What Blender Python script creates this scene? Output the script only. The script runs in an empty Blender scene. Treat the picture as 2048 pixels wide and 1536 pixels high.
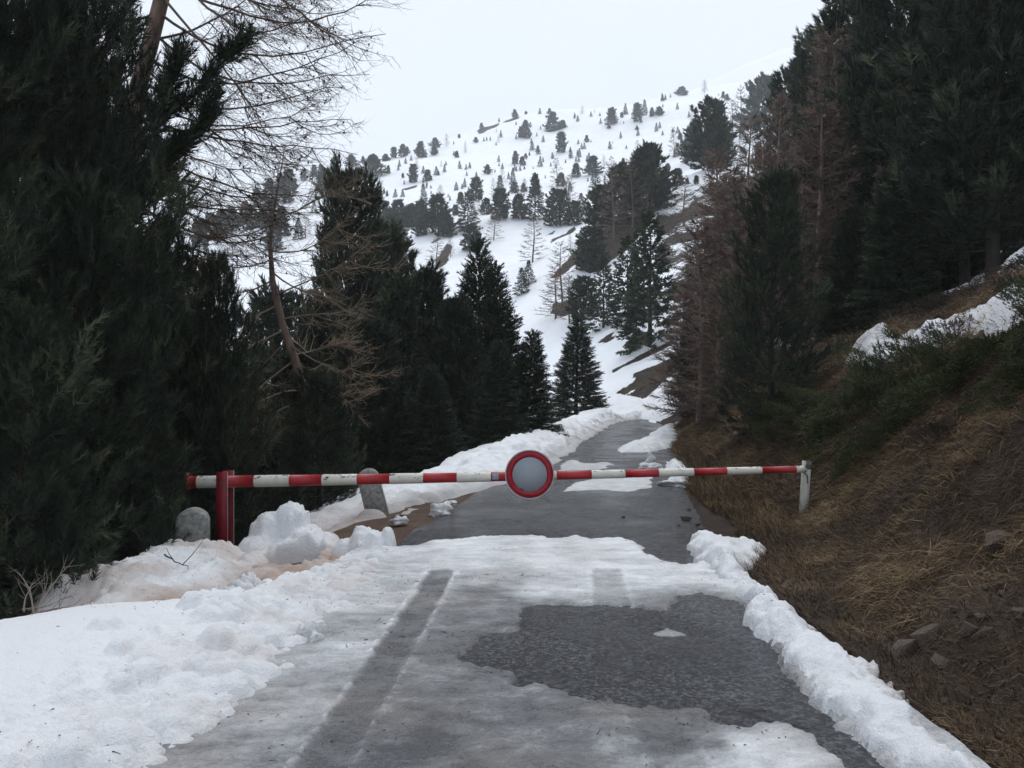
import bpy, math
import numpy as np
from mathutils import Vector, Matrix

# ------------------------------------------------------------------ camera, sky, sun, exposure
scene = bpy.context.scene
COL = scene.collection
F, CX, HY, CAMZ = 1700.0, 1024.0, 780.0, 1.6          # focal length and horizon in photo pixels
cam_d = bpy.data.cameras.new("camera")
cam_d.sensor_fit = 'HORIZONTAL'
cam_d.sensor_width = 36.0
cam_d.lens = 36.0 * F / 2048.0
cam_d.shift_y = (HY - 768.0) / 2048.0
cam_d.clip_start = 0.05
cam_d.clip_end = 5000.0
cam = bpy.data.objects.new("camera", cam_d)
cam.location = (0, 0, CAMZ)
cam.rotation_euler = (math.radians(90), 0, 0)
COL.objects.link(cam)
scene.camera = cam

SUN_EL, SUN_AZ = math.radians(55), math.radians(20)   # behind the cloud, ahead and to the right
world = bpy.data.worlds.new("World")
scene.world = world
world.use_nodes = True
wn, wl = world.node_tree.nodes, world.node_tree.links
wn.clear()
sky = wn.new("ShaderNodeTexSky")
sky.sky_type = 'NISHITA'
sky.sun_disc = False
sky.sun_elevation = SUN_EL
sky.sun_rotation = SUN_AZ
sky.air_density = 1.0
sky.dust_density = 3.0
wmix = wn.new("ShaderNodeMix")
wmix.data_type = 'RGBA'
wmix.inputs[0].default_value = 0.93                    # an even cloud layer hides most of the blue sky
wtc = wn.new("ShaderNodeTexCoord")
wno = wn.new("ShaderNodeTexNoise")
wno.inputs['Scale'].default_value = 2.2
wno.inputs['Detail'].default_value = 4.0
wramp = wn.new("ShaderNodeValToRGB")
wramp.color_ramp.elements[0].position = 0.3
wramp.color_ramp.elements[0].color = (8.05, 8.8, 9.85, 1)
wramp.color_ramp.elements[1].position = 0.7
wramp.color_ramp.elements[1].color = (8.65, 9.3, 10.2, 1)
wbg = wn.new("ShaderNodeBackground")
wbg.inputs['Strength'].default_value = 0.1
wout = wn.new("ShaderNodeOutputWorld")
wl.new(wtc.outputs['Generated'], wno.inputs['Vector'])
wl.new(wno.outputs['Fac'], wramp.inputs['Fac'])
wl.new(sky.outputs['Color'], wmix.inputs[6])
wl.new(wramp.outputs['Color'], wmix.inputs[7])
wl.new(wmix.outputs[2], wbg.inputs['Color'])
wl.new(wbg.outputs['Background'], wout.inputs['Surface'])

sun_d = bpy.data.lights.new("sun", 'SUN')
sun_d.energy = 1.5
sun_d.angle = math.radians(35)
sun_d.color = (1.0, 0.97, 0.93)
sun = bpy.data.objects.new("sun", sun_d)
sun.rotation_euler = (SUN_EL - math.pi / 2, 0, -SUN_AZ)
COL.objects.link(sun)

vs = scene.view_settings
vs.view_transform = 'Standard'
vs.look = 'None'
vs.exposure = 0.08
vs.gamma = 1.0
vs.use_curve_mapping = False
scene.render.engine = 'CYCLES'
scene.cycles.use_denoising = True
scene.cycles.max_bounces = 6
scene.cycles.diffuse_bounces = 3
scene.cycles.glossy_bounces = 2
scene.cycles.transparent_max_bounces = 4
scene.cycles.volume_bounces = 2

# ------------------------------------------------------------------ helpers
def P(px, py, d):
    return np.array([(px - CX) / F * d, d, CAMZ + (HY - py) / F * d])

def G(px, py, z=0.0):
    d = (CAMZ - z) * F / (py - HY)
    return ((px - CX) / F * d, d)

def Gs(pts, z=0.0):
    return np.array([G(a, b, z) for a, b in pts])

def sstep(a, b, x):
    t = np.clip((x - a) / (b - a), 0, 1)
    return t * t * (3 - 2 * t)

_tab = np.random.default_rng(7).random((256, 256))
def vnoise(x, y):
    xi, yi = np.floor(x).astype(int), np.floor(y).astype(int)
    fx, fy = x - xi, y - yi
    fx, fy = fx * fx * (3 - 2 * fx), fy * fy * (3 - 2 * fy)
    a, b = _tab[xi & 255, yi & 255], _tab[(xi + 1) & 255, yi & 255]
    c, d = _tab[xi & 255, (yi + 1) & 255], _tab[(xi + 1) & 255, (yi + 1) & 255]
    return (a * (1 - fx) + b * fx) * (1 - fy) + (c * (1 - fx) + d * fx) * fy - 0.5

def fbm(x, y, o=4, gain=0.5):
    s, a = 0, 1.0
    x, y = np.asarray(x, float), np.asarray(y, float)
    for i in range(o):
        s = s + a * vnoise(x + 17.3 * i, y - 9.1 * i)
        x, y = x * 2.03, y * 2.03
        a *= gain
    return s

def sdf(poly, x, y):
    """signed distance, positive inside"""
    p = np.asarray(poly, float)
    q = np.roll(p, -1, 0)
    d2 = np.full(np.shape(x), 1e18)
    ins = np.zeros(np.shape(x), bool)
    for (ax, ay), (bx, by) in zip(p, q):
        ex, ey = bx - ax, by - ay
        wx, wy = x - ax, y - ay
        t = np.clip((wx * ex + wy * ey) / (ex * ex + ey * ey + 1e-12), 0, 1)
        d2 = np.minimum(d2, (wx - t * ex) ** 2 + (wy - t * ey) ** 2)
        c = ((ay > y) != (by > y)) & (x < ex * (y - ay) / (by - ay + 1e-12 * (by == ay)) + ax)
        ins ^= c
    d = np.sqrt(d2)
    return np.where(ins, d, -d)

def mesh(name, V, Fc, mats, midx=None, smooth=True, **attrs):
    V = np.ascontiguousarray(V, dtype=np.float32)
    faces = Fc if isinstance(Fc, list) else [Fc]
    faces = [np.asarray(f, dtype=np.int32) for f in faces if len(f)]
    me = bpy.data.meshes.new(name)
    me.vertices.add(len(V))
    me.vertices.foreach_set('co', V.ravel())
    loops = np.concatenate([f.ravel() for f in faces])
    tot = np.concatenate([np.full(len(f), f.shape[1], np.int32) for f in faces])
    st = np.concatenate([[0], np.cumsum(tot)[:-1]]).astype(np.int32)
    me.loops.add(len(loops))
    me.loops.foreach_set('vertex_index', loops)
    me.polygons.add(len(tot))
    me.polygons.foreach_set('loop_start', st)
    me.polygons.foreach_set('loop_total', tot)
    if midx is not None:
        me.polygons.foreach_set('material_index', np.asarray(midx, np.int32))
    if smooth:
        me.polygons.foreach_set('use_smooth', np.ones(len(tot), bool))
    for k, v in attrs.items():
        a = me.attributes.new(k, 'FLOAT', 'POINT')
        a.data.foreach_set('value', np.asarray(v, np.float32).ravel())
    me.update(calc_edges=True)
    me.validate()
    for m in (mats if isinstance(mats, (list, tuple)) else [mats]):
        me.materials.append(m)
    return me

def obj(name, me, parent=None, loc=(0, 0, 0), rot=(0, 0, 0), scale=(1, 1, 1)):
    o = bpy.data.objects.new(name, me)
    COL.objects.link(o)
    o.parent = parent
    o.location, o.rotation_euler, o.scale = loc, rot, scale
    return o

def tag(o, label=None, cat=None, group=None, kind=None):
    if label: o['label'] = label
    if cat: o['category'] = cat
    if group: o['group'] = group
    if kind: o['kind'] = kind
    return o

def grid_faces(nx, ny):
    i = np.arange((nx - 1) * (ny - 1))
    r, c = i // (nx - 1), i % (nx - 1)
    a = r * nx + c
    return np.stack([a, a + 1, a + nx + 1, a + nx], 1)

def compact(V, Fc, attrs):
    used = np.zeros(len(V), bool)
    used[Fc.ravel()] = True
    remap = np.cumsum(used) - 1
    return V[used], remap[Fc], {k: np.asarray(v).ravel()[used] for k, v in attrs.items()}

def tube(path, rad, sides=6, cap=True):
    p = np.asarray(path, float)
    n = len(p)
    t = np.gradient(p, axis=0)
    t /= np.linalg.norm(t, axis=1, keepdims=True) + 1e-9
    ref = np.array([0.0, 0.0, 1.0]) if abs(t[0, 2]) < 0.9 else np.array([1.0, 0, 0])
    a = np.cross(t, ref); a /= np.linalg.norm(a, axis=1, keepdims=True) + 1e-9
    b = np.cross(t, a)
    th = np.linspace(0, 2 * np.pi, sides, endpoint=False)
    r = np.broadcast_to(np.asarray(rad, float), (n,))
    V = p[:, None] + r[:, None, None] * (np.cos(th)[None, :, None] * a[:, None] + np.sin(th)[None, :, None] * b[:, None])
    V = V.reshape(-1, 3)
    i, j = np.meshgrid(np.arange(n - 1), np.arange(sides), indexing='ij')
    i, j = i.ravel(), j.ravel()
    j2 = (j + 1) % sides
    Q = np.stack([i * sides + j, i * sides + j2, (i + 1) * sides + j2, (i + 1) * sides + j], 1)
    tris = []
    if cap:
        for e, s in ((0, 1), (n - 1, -1)):
            for k in range(1, sides - 1):
                tri = [e * sides, e * sides + k, e * sides + k + 1]
                tris.append(tri[::s])
    T = np.concatenate([Q[:, [0, 1, 2]], Q[:, [0, 2, 3]]])
    if tris:
        T = np.concatenate([T, np.array(tris)])
    return V, T

class Acc:
    def __init__(s): s.V, s.F, s.A, s.n = [], [], [], 0
    def add(s, V, Fc, tint=0.5):
        V = np.asarray(V, float)
        s.V.append(V); s.F.append(np.asarray(Fc) + s.n)
        s.A.append(np.broadcast_to(np.asarray(tint, float), (len(V),)))
        s.n += len(V)
    def box(s, c, d, rot=None, tint=0.5):
        v = np.array([[x, y, z] for x in (-.5, .5) for y in (-.5, .5) for z in (-.5, .5)]) * np.asarray(d)
        if rot is not None: v = v @ np.asarray(rot).T
        f = np.array([[0, 1, 3, 2], [4, 6, 7, 5], [0, 4, 5, 1], [2, 3, 7, 6], [0, 2, 6, 4], [1, 5, 7, 3]])
        t = np.concatenate([f[:, [0, 1, 2]], f[:, [0, 2, 3]]])
        s.add(v + np.asarray(c), t, tint)
    def mesh(s, name, mats, smooth=False):
        return mesh(name, np.concatenate(s.V), np.concatenate(s.F), mats, smooth=smooth, tint=np.concatenate(s.A))

# ------------------------------------------------------------------ materials
def new_mat(name):
    m = bpy.data.materials.new(name)
    m.use_nodes = True
    nt = m.node_tree
    b = nt.nodes['Principled BSDF']
    return m, nt, b

def N(nt, typ, **kw):
    n = nt.nodes.new(typ)
    for k, v in kw.items():
        if k in n.inputs: n.inputs[k].default_value = v
        else: setattr(n, k, v)
    return n

def ramp(nt, fac, stops):
    r = nt.nodes.new('ShaderNodeValToRGB')
    e = r.color_ramp.elements
    while len(e) < len(stops): e.new(0.5)
    for el, (p, c) in zip(e, stops):
        el.position = p
        el.color = (c[0], c[1], c[2], 1) if len(c) == 3 else c
    nt.links.new(fac, r.inputs['Fac'])
    return r.outputs['Color']

def noise_tex(nt, scale, detail=4, rough=0.55, stretch=None, coord='Object'):
    tc = nt.nodes.new('ShaderNodeTexCoord')
    n = N(nt, 'ShaderNodeTexNoise', Scale=scale, Detail=detail, Roughness=rough)
    if stretch:
        mp = nt.nodes.new('ShaderNodeMapping')
        mp.inputs['Scale'].default_value = stretch
        nt.links.new(tc.outputs[coord], mp.inputs['Vector'])
        nt.links.new(mp.outputs['Vector'], n.inputs['Vector'])
    else:
        nt.links.new(tc.outputs[coord], n.inputs['Vector'])
    return n.outputs['Fac']

def mixc(nt, fac, a, b):
    m = nt.nodes.new('ShaderNodeMix'); m.data_type = 'RGBA'
    for sock, v in ((0, fac), (6, a), (7, b)):
        if hasattr(v, 'is_linked') or hasattr(v, 'links'): nt.links.new(v, m.inputs[sock])
        elif sock == 0: m.inputs[0].default_value = v
        else: m.inputs[sock].default_value = (v[0], v[1], v[2], 1)
    return m.outputs[2]

def math_n(nt, op, a, b=None, clamp=False):
    m = nt.nodes.new('ShaderNodeMath'); m.operation = op; m.use_clamp = clamp
    for i, v in enumerate((a, b)):
        if v is None: continue
        if hasattr(v, 'links'): nt.links.new(v, m.inputs[i])
        else: m.inputs[i].default_value = v
    return m.outputs[0]

def attr(nt, name):
    a = nt.nodes.new('ShaderNodeAttribute'); a.attribute_name = name
    return a.outputs['Fac']

def bump(nt, b, height, strength=0.5, dist=0.02):
    bp = N(nt, 'ShaderNodeBump', Strength=strength, Distance=dist)
    nt.links.new(height, bp.inputs['Height'])
    nt.links.new(bp.outputs['Normal'], b.inputs['Normal'])

def lk(nt, a, b): nt.links.new(a, b)

M = {}
def simple(name, c0, c1, scale=8.0, rough=0.8, bstr=0.3, bdist=0.01, stretch=None, spec=0.3):
    m, nt, b = new_mat(name)
    n = noise_tex(nt, scale, 6, 0.6, stretch)
    lk(nt, ramp(nt, n, [(0.3, c0), (0.7, c1)]), b.inputs['Base Color'])
    b.inputs['Roughness'].default_value = rough
    b.inputs['Specular IOR Level'].default_value = spec
    bump(nt, b, n, bstr, bdist)
    M[name] = m
    return m

# needles: colour varies from shoot to shoot
def needle_mat(name, dark, mid, light):
    m, nt, b = new_mat(name)
    t = attr(nt, 'tint')
    lk(nt, ramp(nt, t, [(0.0, dark), (0.55, mid), (1.0, light)]), b.inputs['Base Color'])
    b.inputs['Roughness'].default_value = 0.65
    b.inputs['Specular IOR Level'].default_value = 0.2
    M[name] = m
needle_mat('pine_needles', (0.019, 0.028, 0.020), (0.034, 0.048, 0.031), (0.085, 0.098, 0.056))
needle_mat('spruce_needles', (0.019, 0.031, 0.022), (0.035, 0.051, 0.031), (0.09, 0.105, 0.056))
needle_mat('juniper', (0.025, 0.034, 0.014), (0.055, 0.068, 0.026), (0.12, 0.12, 0.05))
needle_mat('heath', (0.025, 0.018, 0.015), (0.05, 0.036, 0.028), (0.09, 0.065, 0.045))
needle_mat('dry_grass', (0.06, 0.040, 0.024), (0.165, 0.108, 0.056), (0.36, 0.26, 0.145))
needle_mat('larch_twig', (0.065, 0.048, 0.042), (0.15, 0.105, 0.085), (0.27, 0.19, 0.14))
needle_mat('larch_twig_tan', (0.10, 0.078, 0.06), (0.21, 0.16, 0.115), (0.38, 0.31, 0.2))
needle_mat('dead_twig', (0.10, 0.085, 0.07), (0.2, 0.17, 0.14), (0.34, 0.3, 0.25))
simple('bark', (0.020, 0.017, 0.016), (0.058, 0.046, 0.040), 9, 0.9, 0.8, 0.03, (1, 1, 0.35))
simple('larch_bark', (0.085, 0.062, 0.054), (0.27, 0.19, 0.15), 11, 0.9, 0.9, 0.03, (1, 1, 0.3))
simple('rock', (0.045, 0.034, 0.029), (0.17, 0.13, 0.105), 7, 0.85, 0.8, 0.03)
simple('concrete', (0.16, 0.165, 0.16), (0.42, 0.42, 0.40), 22, 0.9, 0.6, 0.01)
simple('galvanised', (0.26, 0.27, 0.27), (0.42, 0.42, 0.41), 14, 0.5, 0.1, 0.004)
simple('dark_steel', (0.05, 0.05, 0.05), (0.15, 0.145, 0.14), 30, 0.6, 0.2, 0.004)
simple('sticker', (0.07, 0.16, 0.26), (0.35, 0.42, 0.45), 60, 0.5, 0.0, 0.001)
simple('post_red', (0.13, 0.008, 0.014), (0.24, 0.016, 0.026), 12, 0.5, 0.15, 0.004)
simple('cream_post', (0.36, 0.345, 0.29), (0.58, 0.56, 0.50), 9, 0.6, 0.2, 0.004, (1, 1, 0.3))
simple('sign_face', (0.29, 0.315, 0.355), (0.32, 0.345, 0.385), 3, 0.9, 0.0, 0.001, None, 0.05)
simple('sign_red', (0.24, 0.008, 0.018), (0.34, 0.012, 0.024), 10, 0.4, 0.05, 0.001)
simple('sign_rim', (0.33, 0.33, 0.33), (0.5, 0.5, 0.5), 20, 0.4, 0.05, 0.001)

def paint(name, c0, c1, chip, chip_amt, topside):
    """painted pipe: weathered paint with chips that show the dark metal, more of them on the upper side"""
    m, nt, b = new_mat(name)
    n1 = noise_tex(nt, 7, 5, 0.6, (1, 1, 1))
    n2 = noise_tex(nt, 26, 6, 0.7, (0.6, 1, 1))
    g = nt.nodes.new('ShaderNodeNewGeometry')
    sp = nt.nodes.new('ShaderNodeSeparateXYZ')
    lk(nt, g.outputs['Normal'], sp.inputs[0])
    up = math_n(nt, 'MULTIPLY', sp.outputs['Z'], topside)
    v = math_n(nt, 'ADD', n2, up)
    fac = ramp(nt, v, [(chip_amt, (0, 0, 0)), (chip_amt + 0.02, (1, 1, 1))])
    col = ramp(nt, n1, [(0.3, c0), (0.7, c1)])
    lk(nt, mixc(nt, fac, col, chip), b.inputs['Base Color'])
    b.inputs['Roughness'].default_value = 0.5
    bump(nt, b, n2, 0.15, 0.003)
    M[name] = m
paint('boom_white', (0.55, 0.53, 0.46), (0.70, 0.69, 0.62), (0.06, 0.045, 0.035), 0.625, 0.09)
paint('boom_red', (0.30, 0.014, 0.018), (0.44, 0.028, 0.030), (0.12, 0.05, 0.05), 0.70, 0.04)

# snow: 'white' attribute runs from wet grey ice (0) to clean snow (1); 'dirt' carries needles and soil
def snow_mat(name, streak=False):
    m, nt, b = new_mat(name)
    w = attr(nt, 'white'); d = attr(nt, 'dirt')
    n1 = noise_tex(nt, 5.0, 8, 0.62, (0.9, 1.5, 1) if streak else None)
    n2 = noise_tex(nt, 38.0, 5, 0.65)
    n3 = noise_tex(nt, 110.0, 3, 0.7)
    v = math_n(nt, 'ADD', w, math_n(nt, 'MULTIPLY', math_n(nt, 'SUBTRACT', n1, 0.5), 0.75 if streak else 0.10))
    v = math_n(nt, 'ADD', v, math_n(nt, 'MULTIPLY', math_n(nt, 'SUBTRACT', n2, 0.5), 0.45 if streak else 0.12))
    v = math_n(nt, 'ADD', v, math_n(nt, 'MULTIPLY', math_n(nt, 'SUBTRACT', n3, 0.5), 0.40 if streak else 0.10), True)
    col = ramp(nt, v, [(0.0, (0.10, 0.104, 0.112)), (0.28, (0.195, 0.20, 0.208)), (0.55, (0.42, 0.43, 0.444)), (1.0, (0.86, 0.875, 0.90))])
    dv = math_n(nt, 'MULTIPLY', d, math_n(nt, 'ADD', n1, 0.45))
    dv = math_n(nt, 'ADD', dv, math_n(nt, 'MULTIPLY', math_n(nt, 'GREATER_THAN', n2, 0.62), math_n(nt, 'MULTIPLY', d, 0.5)), True)
    col = mixc(nt, dv, col, (0.40, 0.285, 0.225))
    lk(nt, col, b.inputs['Base Color'])
    lk(nt, math_n(nt, 'ADD', math_n(nt, 'MULTIPLY', v, 0.45), 0.22), b.inputs['Roughness'])
    b.inputs['Specular IOR Level'].default_value = 0.35
    h = math_n(nt, 'ADD', math_n(nt, 'ADD', n1, math_n(nt, 'MULTIPLY', n2, 0.5)), math_n(nt, 'MULTIPLY', n3, 0.25))
    bump(nt, b, h, 0.9, 0.04)
    M[name] = m
snow_mat('snow'); snow_mat('slush', True)

# earth and terrain: 'snow' attribute says where snow lies
def terrain_mat(name, c0, c1, c2):
    m, nt, b = new_mat(name)
    s = attr(nt, 'snow')
    n1 = noise_tex(nt, 2.2, 8, 0.65)
    n2 = noise_tex(nt, 14, 6, 0.7)
    n0 = noise_tex(nt, 0.35, 5, 0.55)
    e = ramp(nt, n1, [(0.28, c0), (0.5, c1), (0.72, c2)])
    e = mixc(nt, math_n(nt, 'MULTIPLY', n2, 0.5), e, c0)
    sv = math_n(nt, 'ADD', s, math_n(nt, 'MULTIPLY', math_n(nt, 'SUBTRACT', n1, 0.5), 0.7))
    f = ramp(nt, sv, [(0.46, (0, 0, 0)), (0.54, (1, 1, 1))])
    sn = ramp(nt, n0, [(0.3, (0.80, 0.82, 0.85)), (0.7, (0.87, 0.885, 0.91))])
    lk(nt, mixc(nt, f, e, sn), b.inputs['Base Color'])
    b.inputs['Roughness'].default_value = 0.9
    b.inputs['Specular IOR Level'].default_value = 0.15
    bump(nt, b, n2, 0.7, 0.05)
    M[name] = m
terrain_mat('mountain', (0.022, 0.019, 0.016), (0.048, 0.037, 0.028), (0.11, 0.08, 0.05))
terrain_mat('bank_earth', (0.020, 0.0145, 0.012), (0.046, 0.032, 0.025), (0.095, 0.066, 0.048))
terrain_mat('verge_soil', (0.06, 0.040, 0.030), (0.11, 0.070, 0.052), (0.17, 0.115, 0.085))

m, nt, b = new_mat('asphalt')
n1 = noise_tex(nt, 0.9, 6, 0.55, (1.0, 1.15, 1)); n2 = noise_tex(nt, 55, 4, 0.7); n3 = noise_tex(nt, 9, 5, 0.6, (0.8, 1.2, 1))
c = ramp(nt, n1, [(0.32, (0.010, 0.011, 0.014)), (0.68, (0.036, 0.037, 0.042))])
agg = N(nt, 'ShaderNodeTexVoronoi', Scale=52.0)
tca = nt.nodes.new('ShaderNodeTexCoord'); lk(nt, tca.outputs['Object'], agg.inputs['Vector'])
sepa = nt.nodes.new('ShaderNodeSeparateColor'); lk(nt, agg.outputs['Color'], sepa.inputs[0])
c = mixc(nt, ramp(nt, sepa.outputs[0], [(0.4, (0, 0, 0)), (1.0, (0.95, 0.95, 0.95))]), c, (0.125, 0.132, 0.146))
vor = N(nt, 'ShaderNodeTexVoronoi', Scale=0.55); vor.feature = 'DISTANCE_TO_EDGE'
tc = nt.nodes.new('ShaderNodeTexCoord')
nn = N(nt, 'ShaderNodeTexNoise', Scale=3.0, Detail=4.0)
lk(nt, tc.outputs['Object'], nn.inputs['Vector'])
vm = nt.nodes.new('ShaderNodeVectorMath'); vm.operation = 'MULTIPLY_ADD'
lk(nt, nn.outputs['Color'], vm.inputs[0]); vm.inputs[1].default_value = (0.5, 0.5, 0); lk(nt, tc.outputs['Object'], vm.inputs[2])
lk(nt, vm.outputs[0], vor.inputs['Vector'])
crk = ramp(nt, vor.outputs['Distance'], [(0.0, (1, 1, 1)), (0.014, (0, 0, 0))])
gap = ramp(nt, n1, [(0.5, (0, 0, 0)), (0.56, (1, 1, 1))])
cf = math_n(nt, 'MULTIPLY', crk, gap)
lk(nt, mixc(nt, cf, c, (0.012, 0.012, 0.012)), b.inputs['Base Color'])
lk(nt, ramp(nt, n1, [(0.38, (0.14, 0.14, 0.14)), (0.62, (0.36, 0.36, 0.36))]), b.inputs['Roughness'])
b.inputs['Specular IOR Level'].default_value = 0.42
hh = math_n(nt, 'SUBTRACT', math_n(nt, 'ADD', math_n(nt, 'ADD', n2, sepa.outputs[1]), math_n(nt, 'MULTIPLY', n3, 1.2)), math_n(nt, 'MULTIPLY', cf, 1.5))
hh = math_n(nt, 'MULTIPLY', hh, ramp(nt, n1, [(0.38, (0.6, 0.6, 0.6)), (0.6, (1, 1, 1))]))
bump(nt, b, hh, 1.0, 0.028)
M['asphalt'] = m

# ------------------------------------------------------------------ the lie of the land
_cy = np.array([-60, 4, 8, 10, 14, 18, 22.7, 30, 45, 50, 56, 62, 70, 100])
_cx = np.array([.3, .35, .42, .6, 1.2, 1.95, 2.65, 3.8, 6.25, 6.9, 7.0, 7.0, 7.0, 7.0])
def cxr(y): return np.interp(y, _cy, _cx)
HW = 1.65

def near_z(x, y):
    u = x - cxr(y)
    foot = np.interp(y, [3, 6.5, 8, 10, 13, 20, 40], [1.95, 2.05, 2.35, 2.75, 2.4, 2.1, 2.0])
    v = u - foot
    right = np.interp(v, [-.6, 0, .5, 2.9, 6, 10, 30, 60, 300], [-.03, .06, .38, 2.45, 3.6, 5.6, 17, 34, 150])
    right = np.where(right > .06, .06 + (right - .06) * np.interp(y, [4, 7, 10.5, 14, 30], [1.08, 1.2, 1.17, 1.0, 1.0]), right)
    left = np.interp(-u, [1.65, 2.3, 3.4, 4.4, 6, 14, 24, 60, 300], [-.03, -.08, -.28, -.62, -1.8, -7.6, -10, -8, 10])
    z = np.where(u > 0, right, left)
    z = np.where(np.abs(u) < HW + .02, -.06, z)
    rough = np.where(v > .1, np.minimum(v, 1.0), 0) * (0.34 * fbm(x * .9 + 3, y * .9, 5, .58) + 0.10 * np.abs(fbm(x * 3.1, y * 2.2, 4, .6)) + .06 * fbm(x * 6, y * 6, 3, .6))
    rough = rough + np.where(u < -2.2, .10 * fbm(x * 1.1, y * 1.1, 4), 0)
    return z + rough

_ctl = [(p, q, d) for p, q, d in [
    (380, 455, 260), (520, 395, 300), (640, 358, 330), (740, 332, 360), (880, 287, 420), (980, 252, 470), (1040, 228, 500),
    (1150, 228, 520), (1260, 208, 540), (1370, 188, 560), (1450, 172, 580), (1560, 150, 600), (1700, 110, 600),
    (620, 405, 265), (720, 385, 270), (560, 430, 240), (440, 480, 215), (300, 500, 240), (900, 400, 235), (800, 395, 250), (800, 330, 320), (950, 440, 190),
    (1040, 438, 185), (1160, 440, 180), (1070, 512, 148), (960, 520, 150), (830, 455, 185), (860, 530, 150), (760, 480, 190), (1200, 380, 230),
    (1300, 300, 330), (1200, 300, 370), (1000, 330, 330), (1100, 380, 255), (1250, 345, 270), (1370, 270, 340),
    (1335, 385, 130), (1290, 425, 125), (1240, 465, 118), (1180, 503, 112), (1120, 548, 106), (1100, 500, 142), (1160, 470, 150),
    (1300, 545, 88), (1215, 655, 80), (1330, 650, 68), (1290, 692, 66), (1250, 762, 57), (1200, 803, 52), (1330, 765, 55), (1270, 735, 60),
    (1150, 590, 100), (1100, 625, 93), (1075, 700, 84), (1060, 760, 75), (1150, 700, 75), (1180, 770, 62),
    (900, 640, 110), (700, 660, 110), (600, 800, 70), (800, 850, 60), (950, 820, 62), (400, 700, 100), (200, 560, 200), (100, 700, 100),
    (1420, 330, 150), (1400, 500, 100), (1480, 480, 85), (1600, 450, 75), (1560, 330, 130), (1720, 260, 150), (1750, 420, 70), (1950, 330, 80), (1980, 200, 140),
    (1420, 640, 62), (1460, 720, 50), (1600, 620, 48),
]]
_cp = np.array([P(*c) for c in _ctl])
_extra = []
for (ex, ey) in [(14, 34), (22, 36), (32, 40), (45, 45), (9, 42), (6, 40), (3, 40), (0, 40), (-6, 42), (-14, 40), (-25, 40), (-40, 45),
                 (6.5, 48), (8, 47), (-70, 80), (-120, 160), (6.9, 51)]:
    _extra.append((ex, ey, float(near_z(np.array([float(ex)]), np.array([float(ey)]))[0])))
# beyond the ridge the ground levels off into the cloud, then the upper mountain goes on
for p, q, d in [(500, 415, 430), (740, 360, 520), (980, 290, 640), (1150, 262, 700), (1370, 222, 740), (1600, 92, 780), (1500, 128, 760), (250, 470, 420), (1750, 20, 780)]:
    _extra.append(tuple(P(p, q, d)))
_cp = np.concatenate([_cp, np.array(_extra)])
def _tps_fit(c):
    S = 100.0
    x = c[:, :2] / S
    r2 = ((x[:, None] - x[None]) ** 2).sum(-1)
    K = .5 * r2 * np.log(r2 + 1e-9) + np.eye(len(c)) * 2e-3
    A = np.zeros((len(c) + 3,) * 2)
    Pm = np.c_[np.ones(len(c)), x]
    A[:len(c), :len(c)] = K; A[:len(c), len(c):] = Pm; A[len(c):, :len(c)] = Pm.T
    return np.linalg.solve(A, np.r_[c[:, 2], 0, 0, 0]), x, S
_tw, _tx, _tS = _tps_fit(_cp)
def tps(x, y):
    x, y = np.asarray(x, float).ravel() / _tS, np.asarray(y, float).ravel() / _tS
    o = np.empty(len(x))
    for a in range(0, len(x), 40000):
        xs, ys = x[a:a + 40000], y[a:a + 40000]
        r2 = (xs[:, None] - _tx[None, :, 0]) ** 2 + (ys[:, None] - _tx[None, :, 1]) ** 2
        o[a:a + 40000] = (.5 * r2 * np.log(r2 + 1e-9)) @ _tw[:-3] + _tw[-3] + _tw[-2] * xs + _tw[-1] * ys
    return o

def T(x, y):
    x, y = np.atleast_1d(np.asarray(x, float)), np.atleast_1d(np.asarray(y, float))
    shp = x.shape
    x, y = x.ravel(), y.ravel()
    z = near_z(x, y)
    r = np.hypot(x, y)
    ang = np.degrees(np.arctan2(np.abs(x), y))
    w = sstep(38, 56, r) * (1 - sstep(36, 52, ang))
    k = w > 0
    if k.any():
        amp = np.clip((r[k] - 50) / 200, 0, 1)
        zf = tps(x[k], y[k]) + amp * (2.2 * fbm(x[k] / 28, y[k] / 28, 4) + .7 * fbm(x[k] / 7, y[k] / 7, 3))
        z[k] = z[k] * (1 - w[k]) + zf * w[k]
    return z.reshape(shp)
def T1(x, y): return float(T(np.array([x]), np.array([y]))[0])

_dm = np.exp(np.linspace(math.log(14), math.log(800), 900))
def cast(px, py):
    """where the sight line through a photo pixel meets the land"""
    X = (px - CX) / F * _dm
    z = T(X, _dm)
    q = HY - (z - CAMZ) / _dm * F
    hit = np.nonzero(q <= py)[0]
    i = hit[0] if len(hit) else int(np.argmin(q[:840]))
    return float(X[i]), float(_dm[i]), float(z[i])

# terrain sheet: rings that widen with distance
ANG = np.concatenate([np.arange(-180, -42, 4), np.arange(-42, 42.01, .19), np.arange(44, 181, 4)])
ANG[-1] = 180.0
RR = np.concatenate([[0.3, .8], np.exp(np.linspace(math.log(1.5), math.log(30), 300)), np.exp(np.linspace(math.log(30.6), math.log(840), 290))])
aa, rr = np.meshgrid(np.radians(ANG), RR)
tx, ty = (rr * np.sin(aa)).ravel(), (rr * np.cos(aa)).ravel()
tz = T(tx, ty)
tu = tx - cxr(ty)

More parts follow.
